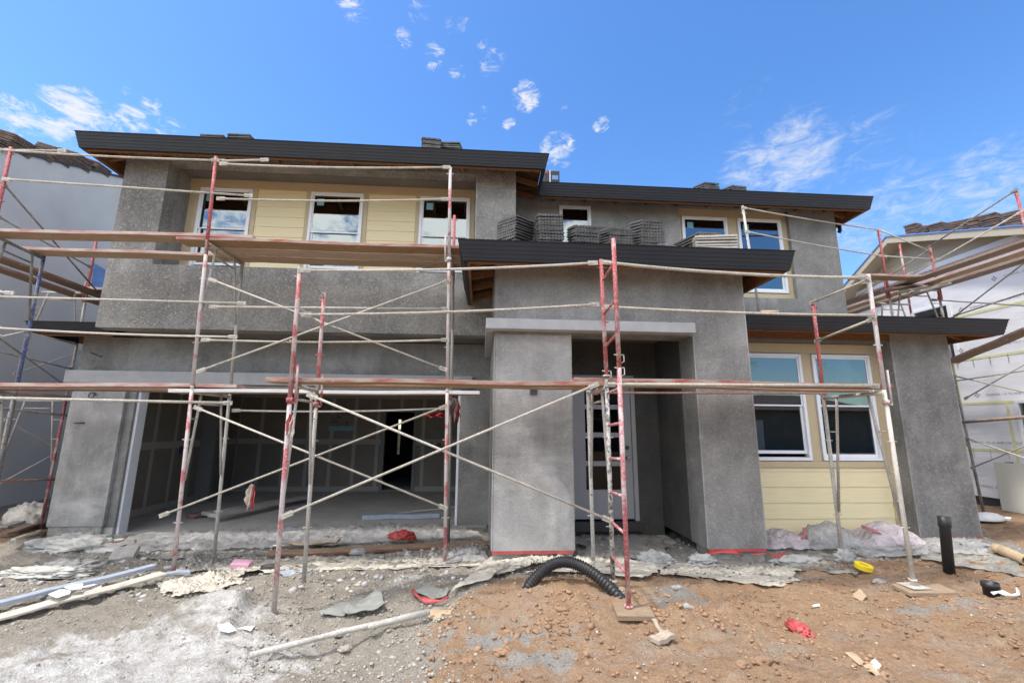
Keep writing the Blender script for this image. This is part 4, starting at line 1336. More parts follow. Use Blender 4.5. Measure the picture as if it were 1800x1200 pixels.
t = tile_stack((P(1232, 425, 5.9).x, 5.9, zp(5.75) - .05), P(1232, 418, 5.9).z, .25, 'tile_dark', 'low dark tile pile tilted sideways in front of the right upper window', G1, tiltx=.1, scale=1.25)
t.rotation_euler = (0, -.12, 0)
t = tile_stack((P(1252, 432, 5.7).x, 5.7, zp(5.3)), P(1252, 424, 5.7).z, 1.35, 'tile_dusty', 'flat pile of dusty pale tiles at the right end of the porch roof', G1, tiltx=.05, scale=1.3)
for k, (px, lab) in enumerate(((955, 'left'), (1085, 'middle'), (1200, 'right'))):
    a = P(px, 431, 5.12)
    o = tile_mesh(.36, .3).build('roof_tile', 'tile_dusty' if k == 2 else 'tile_dark', None)
    o.location = (a.x, 5.2, zp(5.2) + .03); o.rotation_euler = (.2, 0, .02 * k)
    tag(o, 'single tile lying flat along the porch gutter, %s one of three' % lab, 'roof tile', 'single tiles along the porch gutter')
G2 = 'dark tile stacks on the upper roof'
def ustack(px, pytop, Y, rot, label, z0, lean=(0, 0), tiltx=.2, scale=1.0):
    p = P(px, pytop, Y)
    return tile_stack((p.x, Y + .21, z0), p.z + .07, rot, 'tile_dark', label, G2, lean=lean, tiltx=tiltx, scale=scale)
ustack(370, 241, 7.4, 1.5, 'flat dark tile pile near the left corner of the upper roof', 6.15, tiltx=.05)
ustack(418, 240, 7.4, 1.45, 'flat dark tile pile just right of the leftmost one on the upper roof', 6.15, tiltx=.05)
ustack(757, 247, 7.4, .1, 'upright tile stack with notched ends in the middle of the upper left roof', 6.15, tiltx=.1)
ustack(792, 252, 7.4, 1.4, 'fanned tile stack beside the notched one on the upper left roof', 6.15, tiltx=.1)
ustack(1132, 328, 8.2, 0, 'tile stack barely showing above the upper right gutter', 6.13)
ustack(1250, 323, 8.2, .1, 'bigger of the two tile stacks above the right upper windows', 6.13, tiltx=.3)
ustack(1298, 327, 8.2, .1, 'smaller tile stack to the right of the bigger one on the upper right roof', 6.13, tiltx=.3)
# carton of roofing material beside the step in the eaves
c0 = P(967, 305, 7.9)
ct = MB().box(c0.x - .13, c0.x + .17, 7.8, 8.1, c0.z - .45, c0.z).build('carton', 'black_plastic', None, .01)
tag(ct, 'black carton with a pale strap at the step between the two upper roofs', 'carton')
recenter(ct, (c0.x, 7.95, c0.z - .45))
MB().box(c0.x - .03, c0.x - .01, 7.795, 8.105, c0.z - .45, c0.z + .004).build('strap', 'white_paper', ct)
MB().box(c0.x + .02, c0.x + .14, 7.796, 7.799, c0.z - .19, c0.z - .10).build('sticker', 'blue_membrane', ct)
MB().box(c0.x - .11, c0.x - .06, 7.796, 7.799, c0.z - .06, c0.z - .02).build('sticker', 'red_tape', ct)
# neighbours' tile stacks
G3_ = 'brown tile stacks on the left neighbour roof'
for px, py, Y, rot, lab, hh in ((8, 252, 7.95, .3, 'first brown tile pile at the left edge of the picture', .22),
                          (52, 246, 8.35, .5, 'brown tile pile leaning on its edge behind the red corner post', .34),
                          (95, 272, 8.8, .3, 'low scattered brown tile pile on the left neighbour roof', .14),
                          (122, 272, 9.15, .5, 'broad dark brown tile pile halfway along the left neighbour roof', .30),
                          (158, 280, 9.6, .5, 'brown tile pile on the left neighbour roof below the gutter corner', .30),
                          (188, 293, 10.1, .6, 'last small brown tile pile before the house corner', .2)):
    p = P(px, py, Y)
    z = zt(Y) + .06
    tile_stack((-9.22, Y, z), z + hh, rot + 1.0, 'tile_brown', lab, G3_, tiltx=.3, scale=1.15, lean=(.0, .012))
G4_ = 'brown tile stacks on the right neighbour roof'
for px, hh, rot, lab in ((1497, .2, .3, 'tile pile on the far slope of the right neighbour roof'), (1608, .42, .3, 'squat brown tile pile at the peak of the right neighbour roof'), (1632, .34, 1.2, 'second brown tile pile from the peak on the right neighbour roof'),
                         (1652, .36, .2, 'brown tile pile leaning like a tent on the right neighbour roof'), (1688, .38, .6, 'pinkish brown tile pile in the middle of the right neighbour roof'),
                         (1722, .42, .5, 'dark brown tile pile right of the middle of the neighbour roof'), (1748, .5, .3, 'tall brown tile pile on the right neighbour roof'), (1792, .5, .4, 'brown tile pile at the right edge of the picture')):
    a = P(px, 400, 1).x
    Y = 9.95 / a if px > 1500 else 11.2
    z = rk(Y) + .17
    tile_stack((9.95 if px > 1500 else 9.9, Y, z), z + hh * .55, rot, 'tile_brown', lab, G4_, tiltx=.1, scale=.62, lean=(0, .008))
# ------------------------------------------------------------------ ground
def build_ground():
    def axis(lo, hi, step, far, grow=1.35):
        a = list(np.arange(lo, hi + 1e-6, step))
        s = step; l = lo; left = []
        while l > -far:
            s *= grow; l -= s; left.append(l)
        s = step; r = hi; right = []
        while r < far:
            s *= grow; r += s; right.append(r)
        return left[::-1] + a + right
    xs = axis(-8.2, 8.6, .034, 420)
    ys = axis(2.3, 8.0, .032, 420)
    nx, ny = len(xs), len(ys)
    co = np.empty((ny, nx, 3), np.float32)
    zone = np.zeros((ny, nx, 4), np.float32); zone[..., 3] = 1
    ybx = [(-9, 3.2), (-.6, 3.3), (-.3, 4.3), (.2, 4.75), (1, 5.1), (2.5, 5.0), (4, 5.35), (5.2, 5.35), (7, 6.0), (7.3, 30), (99, 30)]
    bx, by = [p[0] for p in ybx], [p[1] for p in ybx]
    for j, y in enumerate(ys):
        for i, x in enumerate(xs):
            co[j, i] = (x, y, ground_h(x, y))
            yb = float(np.interp(x, bx, by))
            w = .25 * noise.noise(Vector((x * 1.7, y * 1.7, 3)))
            br = .5 + .5 * max(-1, min(1, min((x + .42 + w) / .22, (yb - y + w) / .2)))
            if y < 2.0: br = .7
            if x < -6.7 and y > 5.5: br = max(br, .75)
            if y > 9 and (x < -6.7 or x > 7): br = max(br, .75)
            e1 = ((x + 2.35 - .35 * (y - 3.6)) / 1.15) ** 2 + ((y - 3.55) / .62) ** 2
            e2 = ((x + 2.1) / .42) ** 2 + ((y - 4.35) / .3) ** 2
            e3 = ((x + 1.15) / .32) ** 2 + ((y - 4.42) / .16) ** 2
            e4 = ((x + .75) / .22) ** 2 + ((y - 5.15) / .16) ** 2
            wh = max(0, 1 - .5 * e1, 1 - .5 * e2, .9 - .5 * e3, .8 - .5 * e4)
            du = 0
            if 1.0 < x < 4.6: du = sm(4.95, 5.5, y)
            elif 4.6 <= x < 6.9: du = .85 * sm(5.15, 5.5, y)
            elif -6 < x <= 1.0: du = .75 * sm(6.0, 6.7, y)
            # grey slurry spilt on the brown soil
            for cx, cy, rx, ry in ((1.75, 4.25, .35, .18), (4.0, 4.0, .5, .16), (.45, 3.4, .35, .2), (3.1, 4.9, .5, .2), (.1, 3.7, .5, .2)):
                q = ((x - cx) / rx) ** 2 + ((y - cy) / ry) ** 2
                if q < 4: du = max(du, .58 - .22 * q + .45 * noise.noise(Vector((x * 6, y * 6, 2))))
            zone[j, i, :3] = (br * (1 - .9 * min(1, du) if du > .5 else 1), wh, max(0, du))
    idx = np.arange(nx * ny).reshape(ny, nx)
    faces = np.stack([idx[:-1, :-1], idx[:-1, 1:], idx[1:, 1:], idx[1:, :-1]], -1).reshape(-1, 4)
    me = bpy.data.meshes.new('ground')
    me.vertices.add(nx * ny)
    me.vertices.foreach_set('co', co.reshape(-1))
    me.loops.add(faces.size)
    me.loops.foreach_set('vertex_index', faces.reshape(-1).astype(np.int32))
    me.polygons.add(len(faces))
    me.polygons.foreach_set('loop_start', (np.arange(len(faces)) * 4).astype(np.int32))
    me.polygons.foreach_set('loop_total', np.full(len(faces), 4, np.int32))
    me.polygons.foreach_set('use_smooth', np.ones(len(faces), bool))
    me.update()
    at = me.color_attributes.new('zone', 'FLOAT_COLOR', 'POINT')
    at.data.foreach_set('color', zone.reshape(-1))
    me.materials.append(MT['site_soil'])
    o = bpy.data.objects.new('ground', me)
    C.objects.link(o)
    o['kind'] = 'structure'
build_ground()

# loose stones and clods: far too many to count
def stones(name, mat, n, region, smin, smax, seed, power=2.4, keep=None):
    rs = np.random.RandomState(seed)
    bm = bmesh.new()
    bmesh.ops.create_icosphere(bm, subdivisions=1, radius=1)
    bv = np.array([v.co[:] for v in bm.verts]); bf = np.array([[v.index for v in f.verts] for f in bm.faces])
    bm.free()
    V_, F_, k = [], [], 0
    tries = 0
    while k < n and tries < n * 6:
        tries += 1
        x = rs.uniform(region[0], region[1]); y = rs.uniform(region[2], region[3])
        cl = noise.noise(Vector((x * 2.2, y * 2.2, seed)))
        if keep and not keep(x, y, cl, rs): continue
        s = smin + (smax - smin) * rs.rand() ** power * (1 if rs.rand() < .93 else 1.25)
        sc3 = s * np.array([rs.uniform(.7, 1.3), rs.uniform(.7, 1.3), rs.uniform(.45, .85)])
        a = rs.uniform(0, 6.28)
        p = bv * (1 + rs.uniform(-.42, .30, (len(bv), 1))) * sc3
        c_, s_ = math.cos(a), math.sin(a)
        p = np.stack([p[:, 0] * c_ - p[:, 1] * s_, p[:, 0] * s_ + p[:, 1] * c_, p[:, 2]], 1)
        p += np.array([x, y, ground_h(x, y) + sc3[2] * .25])
        V_.append(p); F_.append(bf + k * len(bv)); k += 1
    me = bpy.data.meshes.new(name)
    v = np.concatenate(V_).astype(np.float32); f = np.concatenate(F_).astype(np.int32)
    me.vertices.add(len(v)); me.vertices.foreach_set('co', v.reshape(-1))
    me.loops.add(f.size); me.loops.foreach_set('vertex_index', f.reshape(-1))
    me.polygons.add(len(f))
    me.polygons.foreach_set('loop_start', (np.arange(len(f)) * 3).astype(np.int32))
    me.polygons.foreach_set('loop_total', np.full(len(f), 3, np.int32))
    me.update()
    me.materials.append(MT[mat])
    o = bpy.data.objects.new(name, me)
    C.objects.link(o)
    o['kind'] = 'stuff'
    return o
o = stones('gravel', 'stone_grey', 9000, (-5.2, 1.2, 2.7, 6.6), .004, .019, 11, 3.0,
           lambda x, y, c, r: r.rand() < (.95 if (-1.9 < x < -.15 and y < 4.7) else .38) * (1 if c > -.1 else .3) * (0 if (x > 0 and y < 4.6) else 1) * (.12 if (-3.4 < x < -1.7 and y < 4.2) else 1))
tag(o, 'grey gravel and mortar crumbs strewn over the left of the site', 'gravel')
o = stones('dirt_clods', 'stone_brown', 8000, (-.5, 7.5, 2.6, 5.4), .003, .022, 23, 4.2,
           lambda x, y, c, r: r.rand() < (.8 if c > .05 else .22) and x > -.45 and y < 4.6 + .15 * x)
tag(o, 'brown dirt clods strewn over the right of the site', 'dirt clods')
o = stones('dirt_lumps', 'stone_brown', 330, (-.4, 2.4, 2.8, 4.7), .006, .036, 37, 3.2,
           lambda x, y, c, r: c > .0 and ((x - .7) / 1.5) ** 2 + ((y - 3.75) / .8) ** 2 < r.rand() ** .7 and x > -.3)
tag(o, 'bigger reddish dirt lumps heaped before the corrugated pipe', 'dirt lumps')
o = stones('rubble_flakes', 'lime_lump', 520, (-5.2, .3, 4.9, 6.5), .010, .045, 41, 2.4,
           lambda x, y, c, r: c > -.05)
tag(o, 'pale plaster flakes and paper shreds among the rubble before the garage', 'flakes')
o = stones('mortar_crumbs', 'mortar', 2600, (-5.5, 7, 5.0, 7.2), .005, .030, 5, 2.6,
           lambda x, y, c, r: c > -.15 and not (x < .2 and y > 7.4))
tag(o, 'grey mortar crumbs fallen along the foot of the walls', 'mortar crumbs')
o = stones('pebbles', 'lime_lump', 500, (-4, 5.5, 2.7, 6.0), .004, .012, 8, 1.5)
tag(o, 'pale chips and paper bits scattered over the dirt', 'chips')

# ------------------------------------------------------------------ debris helpers
def ridged(x, y, s, seed):
    def tri(t): return abs((t % 1.0) - .5) * 2
    w1 = noise.noise(Vector((x * 1.1, y * 1.1, seed + 20)))
    w2 = noise.noise(Vector((x * 2.3, y * 2.3, seed + 31)))
    out = 0.0
    for k, (f, g, p) in enumerate(((1.0, .5, 5), (1.7, .34, 4), (3.1, .22, 3))):
        th = seed * 1.9 + k * 1.15 + .9 * w1
        t = (x * math.cos(th) + y * math.sin(th)) * s * .42 * f + .55 * w2 + k * .37
        m_ = .5 + 1.1 * noise.noise(Vector((x * 1.6 + k * 5, y * 1.6, seed + 50 + k)))
        out += g * tri(t) ** p * max(0, m_)
    return out * 1.5

def sheet(name, pix, mat, amp, seed, label, cat, lift=.012, nx=70, ny=36, scale=5.0, edge=.09, hump=0.0, world=None):
    """rumpled sheet lying on the ground; pix: four photo points (front left, front right, back right, back left)"""
    cs = [Vector(w) for w in world] if world else [G(*p) for p in pix]
    vs = []
    for j in range(ny + 1):
        for i in range(nx + 1):
            u, v = i / nx, j / ny
            p = lerp(lerp(cs[0], cs[1], u), lerp(cs[3], cs[2], u), v)
            e = edge
            wx = noise.fractal(Vector((u * 4, v * 4, seed)), 1, 2, 3) * e
            wy = noise.fractal(Vector((u * 4 + 9, v * 4, seed + 3)), 1, 2, 3) * e
            x, y = p.x + wx, p.y + wy
            rim = min(u, 1 - u, v, 1 - v)
            f = min(1, rim / .10)
            r = ridged(x * (1 + .6 * math.sin(seed)), y * 1.4, scale, seed)
            z = ground_h(x, y, False) + .02 + lift + amp * max(0, r) * (.35 + .65 * f) + hump * math.sin(PI * u) * math.sin(PI * v) ** .7
            z += .010 * noise.fractal(Vector((x * 9, y * 9, seed)), 1, 2, 3)
            vs.append((x, y, z))
    k = nx + 1
    fs = [(j * k + i, j * k + i + 1, (j + 1) * k + i + 1, (j + 1) * k + i) for j in range(ny) for i in range(nx)]
    o = MB().add(vs, fs, True).build(name, mat, None, merge=False)
    c = sum(cs, Vector()) / 4
    recenter(o, (c.x, c.y, ground_h(c.x, c.y)))
    return tag(o, label, cat)

def lump(name, loc, r, mat, amp, seed, label=None, cat=None, freq=2.2, parent=None, sub=4, sink=.25, rot=0.0, group=None, soft=None):
    if soft is None: soft = cat in ('insulation', 'mortar heap', 'gravel heap', 'plaster heap', 'rock', 'mortar lump')
    bm = bmesh.new()
    bmesh.ops.create_icosphere(bm, subdivisions=sub, radius=1)
    for v in bm.verts:
        n = v.co.normalized()
        q = n * freq + Vector((seed * 3.1, seed, 0))
        if soft:
            f = 1 + amp * 1.3 * noise.fractal(q * .8, .75, 2.2, 6)
        else:
            d = 1 - abs(noise.noise(q)) * 2
            d2 = 1 - abs(noise.noise(q * 2.4 + Vector((0, 0, 5)))) * 2
            f = 1 + amp * (.45 * d + .45 * d2) + amp * .35 * noise.noise(q * 5)
        v.co = Vector((n.x * r[0], n.y * r[1], n.z * r[2])) * f
        if v.co.z < -r[2] * sink: v.co.z = -r[2] * sink
    if rot: bmesh.ops.rotate(bm, verts=bm.verts, matrix=Matrix.Rotation(rot, 3, 'Z'))
    for f in bm.faces: f.smooth = cat not in ('rock', 'mortar lump')
    me = bpy.data.meshes.new(name)
    bm.to_mesh(me); bm.free()
    me.materials.append(MT[mat])
    o = bpy.data.objects.new(name, me)
    C.objects.link(o)
    o.location = Vector(loc)
    if parent:
        o.parent = parent
        o.location = Vector(loc) - world_loc(parent)
    if label: tag(o, label, cat, group)
    return o

def board(name, pa, pb, w, t, mat, label, cat, lift=(0, 0), group=None, roll=0.0, bev=.003):
    """a straight piece lying on the ground between two photo points (front edge)"""
    a, b = (Vector(p) if len(p) == 3 else G(*p) for p in (pa, pb))
    a.z += lift[0] + t + .012; b.z += lift[1] + t + .012
    o = plank(a, b, w, mat, label, t, name, group, roll)
    o['category'] = cat
    if not group and 'group' in o: del o['group']
    return o

def scrap(name, pix, mat, label, cat, curl=.02, t=.004, lift=.012, seed=1):
    """small stiff piece of paper or card; pix: outline photo points"""
    ps = [G(*p) for p in pix]
    c = sum(ps, Vector()) / len(ps)
    zc = c.z + lift
    bm = bmesh.new()
    vs = [bm.verts.new((p.x, p.y, zc + .3 * (p.z - c.z))) for p in ps]
    bm.faces.new(vs)
    bmesh.ops.triangulate(bm, faces=bm.faces)
    bmesh.ops.subdivide_edges(bm, edges=bm.edges, cuts=4, use_grid_fill=True)
    for v in bm.verts:
        v.co.z += curl * noise.noise(Vector((v.co.x * 7, v.co.y * 7, seed))) + curl * .8 * ((v.co - c).xy.length / .2) ** 2 * .3
    bmesh.ops.recalc_face_normals(bm, faces=bm.faces)
    me = bpy.data.meshes.new(name)
    bm.to_mesh(me); bm.free()
    me.materials.append(MT[mat])
    o = bpy.data.objects.new(name, me)
    C.objects.link(o)
    so = o.modifiers.new('thickness', 'SOLIDIFY'); so.thickness = t
    recenter(o, (c.x, c.y, c.z))
    return tag(o, label, cat)

# --- plastic and tarpaulins
sheet('plastic_sheet', None, 'poly_clear', .10, 2, 'rumpled clear plastic sheet spread along the garage threshold', 'plastic sheet', .03, 120, 40, 3.2, .10, .06,
      world=[(-4.9, 6.45, 0), (.05, 6.75, 0), (-.45, 7.85, 0), (-5.2, 7.75, 0)])
sheet('plastic_sheet', [(195, 985), (480, 975), (470, 945), (215, 945)], 'poly_dusty', .07, 5, 'dusty plastic sheet lying left of the garage post feet', 'plastic sheet', .0, 70, 30, 5)
sheet('plastic_sheet', [(330, 1008), (850, 992), (850, 975), (400, 985)], 'poly_cream', .05, 6, 'dirty cream plastic strip lying in front of the garage board', 'plastic sheet', .0, 110, 24, 5, .16)
sheet('tarpaulin', [(790, 1056), (925, 1003), (1005, 985), (862, 984)], 'poly_cream', .07, 9, 'cream tarpaulin bunched at the foot of the porch column', 'tarpaulin', .02, 80, 40, 4, .06, .05)
sheet('tarpaulin', [(925, 1012), (1130, 1022), (1180, 1000), (990, 985)], 'poly_cream', .06, 12, 'cream tarpaulin strip behind the black corrugated pipe', 'tarpaulin', .015, 80, 30, 5, .06)
sheet('tarpaulin', [(1150, 1012), (1392, 1030), (1400, 1000), (1190, 1000)], 'poly_cream', .055, 14, 'pale tarpaulin with torn corners in front of the right porch pier', 'tarpaulin', .01, 80, 24, 6, .12)
sheet('plastic_sheet', [(1395, 1000), (1500, 1012), (1560, 985), (1400, 975)], 'poly_dusty', .04, 15, 'thin grey plastic sheet with mortar on it near the yellow tape roll', 'plastic sheet', .0, 60, 24, 5, .14)
sheet('plastic_sheet', [(1620, 985), (1800, 1010), (1790, 968), (1600, 960)], 'poly_dusty', .045, 17, 'mortar splashed plastic sheet around the right corner of the house', 'plastic sheet', .0, 70, 30, 5, .12)
sheet('plastic_sheet', [(1590, 975), (1740, 978), (1728, 948), (1620, 950)], 'poly_clear', .06, 18, 'clear plastic film taped to the foot of the right corner pier', 'plastic sheet', .02, 60, 24, 5, .08, .05)
sheet('plastic_sheet', [(1020, 985), (1180, 990), (1160, 950), (1020, 945)], 'poly_dusty', .05, 19, 'dusty plastic film on the porch floor in front of the door', 'plastic sheet', .02, 60, 24, 5, .12)
sheet('plastic_sheet', [(300, 1050), (420, 1030), (430, 1012), (270, 1025)], 'poly_cream', .09, 21, 'grimy pale sheet beyond the end of the long boards on the left', 'plastic sheet', .0, 50, 24, 6, .10)
sheet('plastic_sheet', [(310, 1010), (410, 1000), (395, 965), (330, 970)], 'poly_dusty', .07, 22, 'crumpled grey sheet around the rear foot of the garage scaffold', 'plastic sheet', .0, 50, 30, 6, .08)
sheet('plastic_sheet', [(770, 1000), (860, 990), (850, 965), (790, 970)], 'poly_clear', .09, 24, 'translucent sheet bunched left of the porch column', 'plastic sheet', .02, 50, 30, 5, .06, .06)
sheet('plastic_bundle', None, 'poly_mauve', .055, 33, 'pinkish crumpled plastic with a red ribbon beside the right porch pier', 'plastic sheet', .02, 70, 40, 3.2, .05, .17,
      world=[(3.6, 5.80, 0), (4.35, 5.74, 0), (4.35, 6.22, 0), (3.5, 6.24, 0)])
sheet('plastic_bundle', None, 'poly_clear', .065, 35, 'big clear crumpled plastic sheet behind the rear foot of the right scaffold frame', 'plastic sheet', .02, 70, 40, 3.0, .05, .24,
      world=[(4.2, 5.72, 0), (4.98, 5.70, 0), (5.0, 6.23, 0), (4.2, 6.23, 0)])
sheet('plastic_bundle', None, 'poly_mauve', .065, 38, 'mauve crumpled plastic sheet with a red band under the right siding', 'plastic sheet', .02, 80, 40, 3.0, .05, .25,
      world=[(4.85, 5.62, 0), (5.72, 5.58, 0), (5.85, 6.22, 0), (4.85, 6.23, 0)])
sheet('plastic_sheet', None, 'poly_clear', .05, 41, 'clear plastic trailing off the crumpled heap towards the right scaffold foot', 'plastic sheet', .01, 60, 30, 4.2, .06, .04,
      world=[(4.6, 5.35, 0), (5.7, 5.40, 0), (5.75, 5.72, 0), (4.5, 5.75, 0)])
def ribbon(pts, w, mat, label, cat='ribbon', name='ribbon'):
    pts = [Vector(p) for p in pts]
    mb = MB()
    vs = []
    for i, q in enumerate(pts):
        d = (pts[min(i + 1, len(pts) - 1)] - pts[max(i - 1, 0)]).normalized()
        s = d.cross(Vector((0, -.7, .7))).normalized() * w / 2
        s.z += .01 * math.sin(i * 2.3)
        vs += [q - s, q + s]
    fs = [(2 * i, 2 * i + 1, 2 * i + 3, 2 * i + 2) for i in range(len(pts) - 1)]
    o = mb.add(vs, fs, True).build(name, mat, None)
    so = o.modifiers.new('thickness', 'SOLIDIFY'); so.thickness = .003
    recenter(o, pts[0])
    return tag(o, label, cat)
ribbon([(4.95, 5.80, .33), (5.1, 5.74, .28), (5.25, 5.735, .235), (5.4, 5.74, .20), (5.52, 5.76, .18)], .06, 'poly_pink', 'red tape band across the mauve plastic bundle')
ribbon([(3.85, 5.87, .20), (4.0, 5.85, .17), (4.12, 5.86, .15), (4.22, 5.87, .21), (4.24, 5.9, .30)], .04, 'poly_pink', 'red ribbon on the pinkish plastic beside the right porch pier')
ribbon([(3.1, 5.2, .16), (3.25, 5.18, .18), (3.36, 5.15, .15), (3.5, 5.2, .19)], .022, 'red_plastic', 'scrap of red tape on the dust before the right porch pier')
ribbon([(2.62, 5.3, .15), (2.75, 5.22, .19), (2.86, 5.2, .20), (3.0, 5.25, .14)], .035, 'red_plastic', 'red plastic flap on the pale tarpaulin in front of the porch')

# --- insulation and mortar heaps on the left
c = G(150, 968)
lump('insulation_pile', (c.x, c.y, c.z + .03), (.50, .20, .13), 'insulation', .38, 11, 'fluffy dirty white insulation heap at the foot of the garage pilaster', 'insulation', 2.8, sub=5)
c = G(60, 1010)
lump('insulation_pile', (c.x + .1, c.y, c.z + .02), (.45, .15, .07), 'insulation', .42, 12, 'flatter dirty white insulation heap at the left edge of the picture', 'insulation', 3.2, sub=5)
c = G(115, 998)
lump('insulation_pile', (c.x, c.y, c.z + .01), (.30, .12, .07), 'insulation', .6, 13, 'small strip of insulation between the two bigger heaps', 'insulation', 3.2, sub=4)
c = G(222, 982)
board('concrete_chunk', (193, 985), (238, 978), .2, .06, 'plank_grey', 'rough grey block lying right of the insulation heap', 'block', (.0, .03), roll=.5)
board('trim_offcut', (186, 968), (236, 962), .07, .05, 'plank_pale', 'white painted trim offcut behind the grey block', 'offcut', (.03, .05))
c = G(190, 960)
mb = MB().tube([(c.x, c.y, c.z + .02), (c.x, c.y, c.z + .05)], .10, 20)
mb.tube([(c.x - .05, c.y, c.z + .05), (c.x - .04, c.y, c.z + .11), (c.x + .04, c.y, c.z + .11), (c.x + .05, c.y, c.z + .05)], .014, 8)
o = tag(recenter(mb.build('bucket_lid', 'green_cap', None), (c.x, c.y, c.z)), 'green lid with a pale handle by the garage pilaster', 'lid')
scrap('plastic_scrap', [(232, 960), (255, 960), (256, 951), (232, 952)], 'red_tape', 'orange red scrap on the rubble at the garage corner', 'scrap', .03)
for k, (a, b, lab, mt_) in enumerate((((0, 948), (70, 928), 'reddish board in the pile at the far left', 'plank_brown'), ((0, 940), (75, 922), 'grey board topmost in the pile at the far left', 'plank_grey'), ((20, 966), (70, 938), 'splintered pale stick in the pile at the far left', 'plank_pale'))):
    board('scrap_board', a, b, .14 if k < 2 else .05, .035, mt_, lab, 'board', (.02 + .05 * k, .06 + .05 * k))
c = G(45, 925)
lump('tarpaulin', (c.x, c.y, c.z + .08), (.25, .18, .22), 'poly_cream', .5, 17, 'cream crumpled tarpaulin on the board pile at the far left', 'tarpaulin', 2.2)
c = G(85, 965)
lump('gravel_heap', (c.x + .1, c.y + .2, c.z), (.5, .3, .16), 'mortar', .25, 18, 'low grey gravel heap against the garage pilaster', 'gravel heap', 4, sub=5)
# --- long boards, left foreground
board('metal_channel', (-40, 1085), (268, 1013), .10, .035, 'blue_board', 'long blue grey channel lying over the cream board on the left', 'channel', (.05, .08))
board('board', (-40, 1100), (285, 1022), .16, .02, 'cream_board', 'long cream board under the blue grey channel on the left', 'board', (.02, .06))
board('metal_channel', (262, 1026), (334, 1014), .08, .03, 'blue_board', 'short bluish offcut at the far end of the long boards', 'offcut', (.05, .03))
scrap('paper_scrap', [(80, 1066), (100, 1058), (122, 1060), (118, 1068), (98, 1072)], 'white_paper', 'white oval paper on the long cream board', 'paper', .02, lift=.10)
scrap('paper_scrap', [(108, 1056), (124, 1052), (142, 1052), (138, 1062), (122, 1066)], 'white_paper', 'second white oval paper overlapping the first on the boards', 'paper', .02, lift=.12)
scrap('paper_scrap', [(112, 1036), (150, 1030), (180, 1032), (160, 1042), (118, 1042)], 'white_paper', 'flat white sheet on the soil behind the long boards', 'paper', .02)
scrap('paper_scrap', [(378, 1112), (400, 1106), (415, 1112), (402, 1118), (385, 1117)], 'white_paper', 'white crumbled plaster flake beside the white powder', 'flake', .02)
scrap('paper_scrap', [(415, 1110), (430, 1107), (447, 1110), (440, 1116), (420, 1116)], 'white_paper', 'white plaster flake farther right of the powder', 'flake', .02)
# --- rail lying on the gravel
a, b = G(437, 1170), G(750, 1093)
a.z += .075; b.z += .075
mb = MB().tube([a, lerp(a, b, .5) + V(0, 0, .008), b], .021, 14)
d = (b - a).normalized()
mb.tube([lerp(a, b, .63), b + d * .02], .025, 14)
for t in (.02, .50, .97):
    q = lerp(a, b, t)
    mb.tube([q, q - V(0, .01, .08)], .009, 8)
o = tag(recenter(mb.build('scaffold_tube', 'tube_grey', None), (a.x, a.y, a.z - .08)), 'dusty steel tube with short lugs lying on the gravel in the foreground', 'tube')
# --- paper and cardboard
scrap('paper_bag', [(600, 1088), (622, 1066), (668, 1048), (676, 1078), (640, 1084)], 'grey_paper', 'grey folded paper sack on the gravel', 'paper sack', .05, .006, .05, 4)
scrap('paper_scrap', [(560, 1080), (600, 1062), (625, 1062), (605, 1085), (585, 1088)], 'grey_paper', 'torn pale flap left of the grey folded sack', 'paper', .03, .004, .02, 5)
scrap('cardboard', [(750, 1087), (762, 1074), (795, 1073), (790, 1086), (770, 1090)], 'cardboard', 'torn brown cardboard at the end of the steel tube', 'cardboard', .03, seed=6)
scrap('cardboard', [(728, 1045), (745, 1034), (792, 1034), (785, 1050), (760, 1058)], 'grey_paper', 'grey card with a red rim next to the cream tarpaulin', 'cardboard', .03, seed=7)
ribbon([G(724, 1036, .03), G(735, 1048, .04), G(750, 1058, .04), G(775, 1058, .04), G(788, 1048, .04)], .03, 'red_tape', 'red tape around the rim of the grey card')
scrap('cardboard', [(1486, 1152), (1498, 1148), (1520, 1166), (1512, 1172)], 'cardboard', 'brown card strip in the right foreground, left of the pair', 'cardboard', .03, seed=8)
scrap('cardboard', [(1518, 1174), (1530, 1170), (1555, 1190), (1542, 1194)], 'cardboard', 'brown card strip in the right foreground, right of the pair', 'cardboard', .03, seed=9)
scrap('paper_scrap', [(1530, 1166), (1538, 1164), (1550, 1176), (1542, 1178)], 'white_paper', 'white printed paper scrap near the brown card strips', 'paper', .02, seed=10)
scrap('cardboard', [(1496, 1045), (1512, 1038), (1524, 1052), (1516, 1060)], 'cardboard', 'flat tan card on the dirt left of the right scaffold foot', 'cardboard', .02, seed=12)
scrap('paper_scrap', [(1428, 1066), (1440, 1063), (1442, 1067), (1430, 1069)], 'white_paper', 'tiny white paper on the dirt in the right foreground', 'paper', .01, seed=13)
scrap('paper_scrap', [(1766, 911), (1778, 910), (1776, 914), (1766, 914)], 'white_paper', 'white paper on the soil in the right hand gap', 'paper', .01, seed=14)
c = G(1545, 1022)
lump('rock', (c.x, c.y, c.z), (.07, .03, .03), 'mortar', .3, 41, 'flat grey mortar flake behind the right scaffold foot', 'mortar lump', 1.5, sub=3)
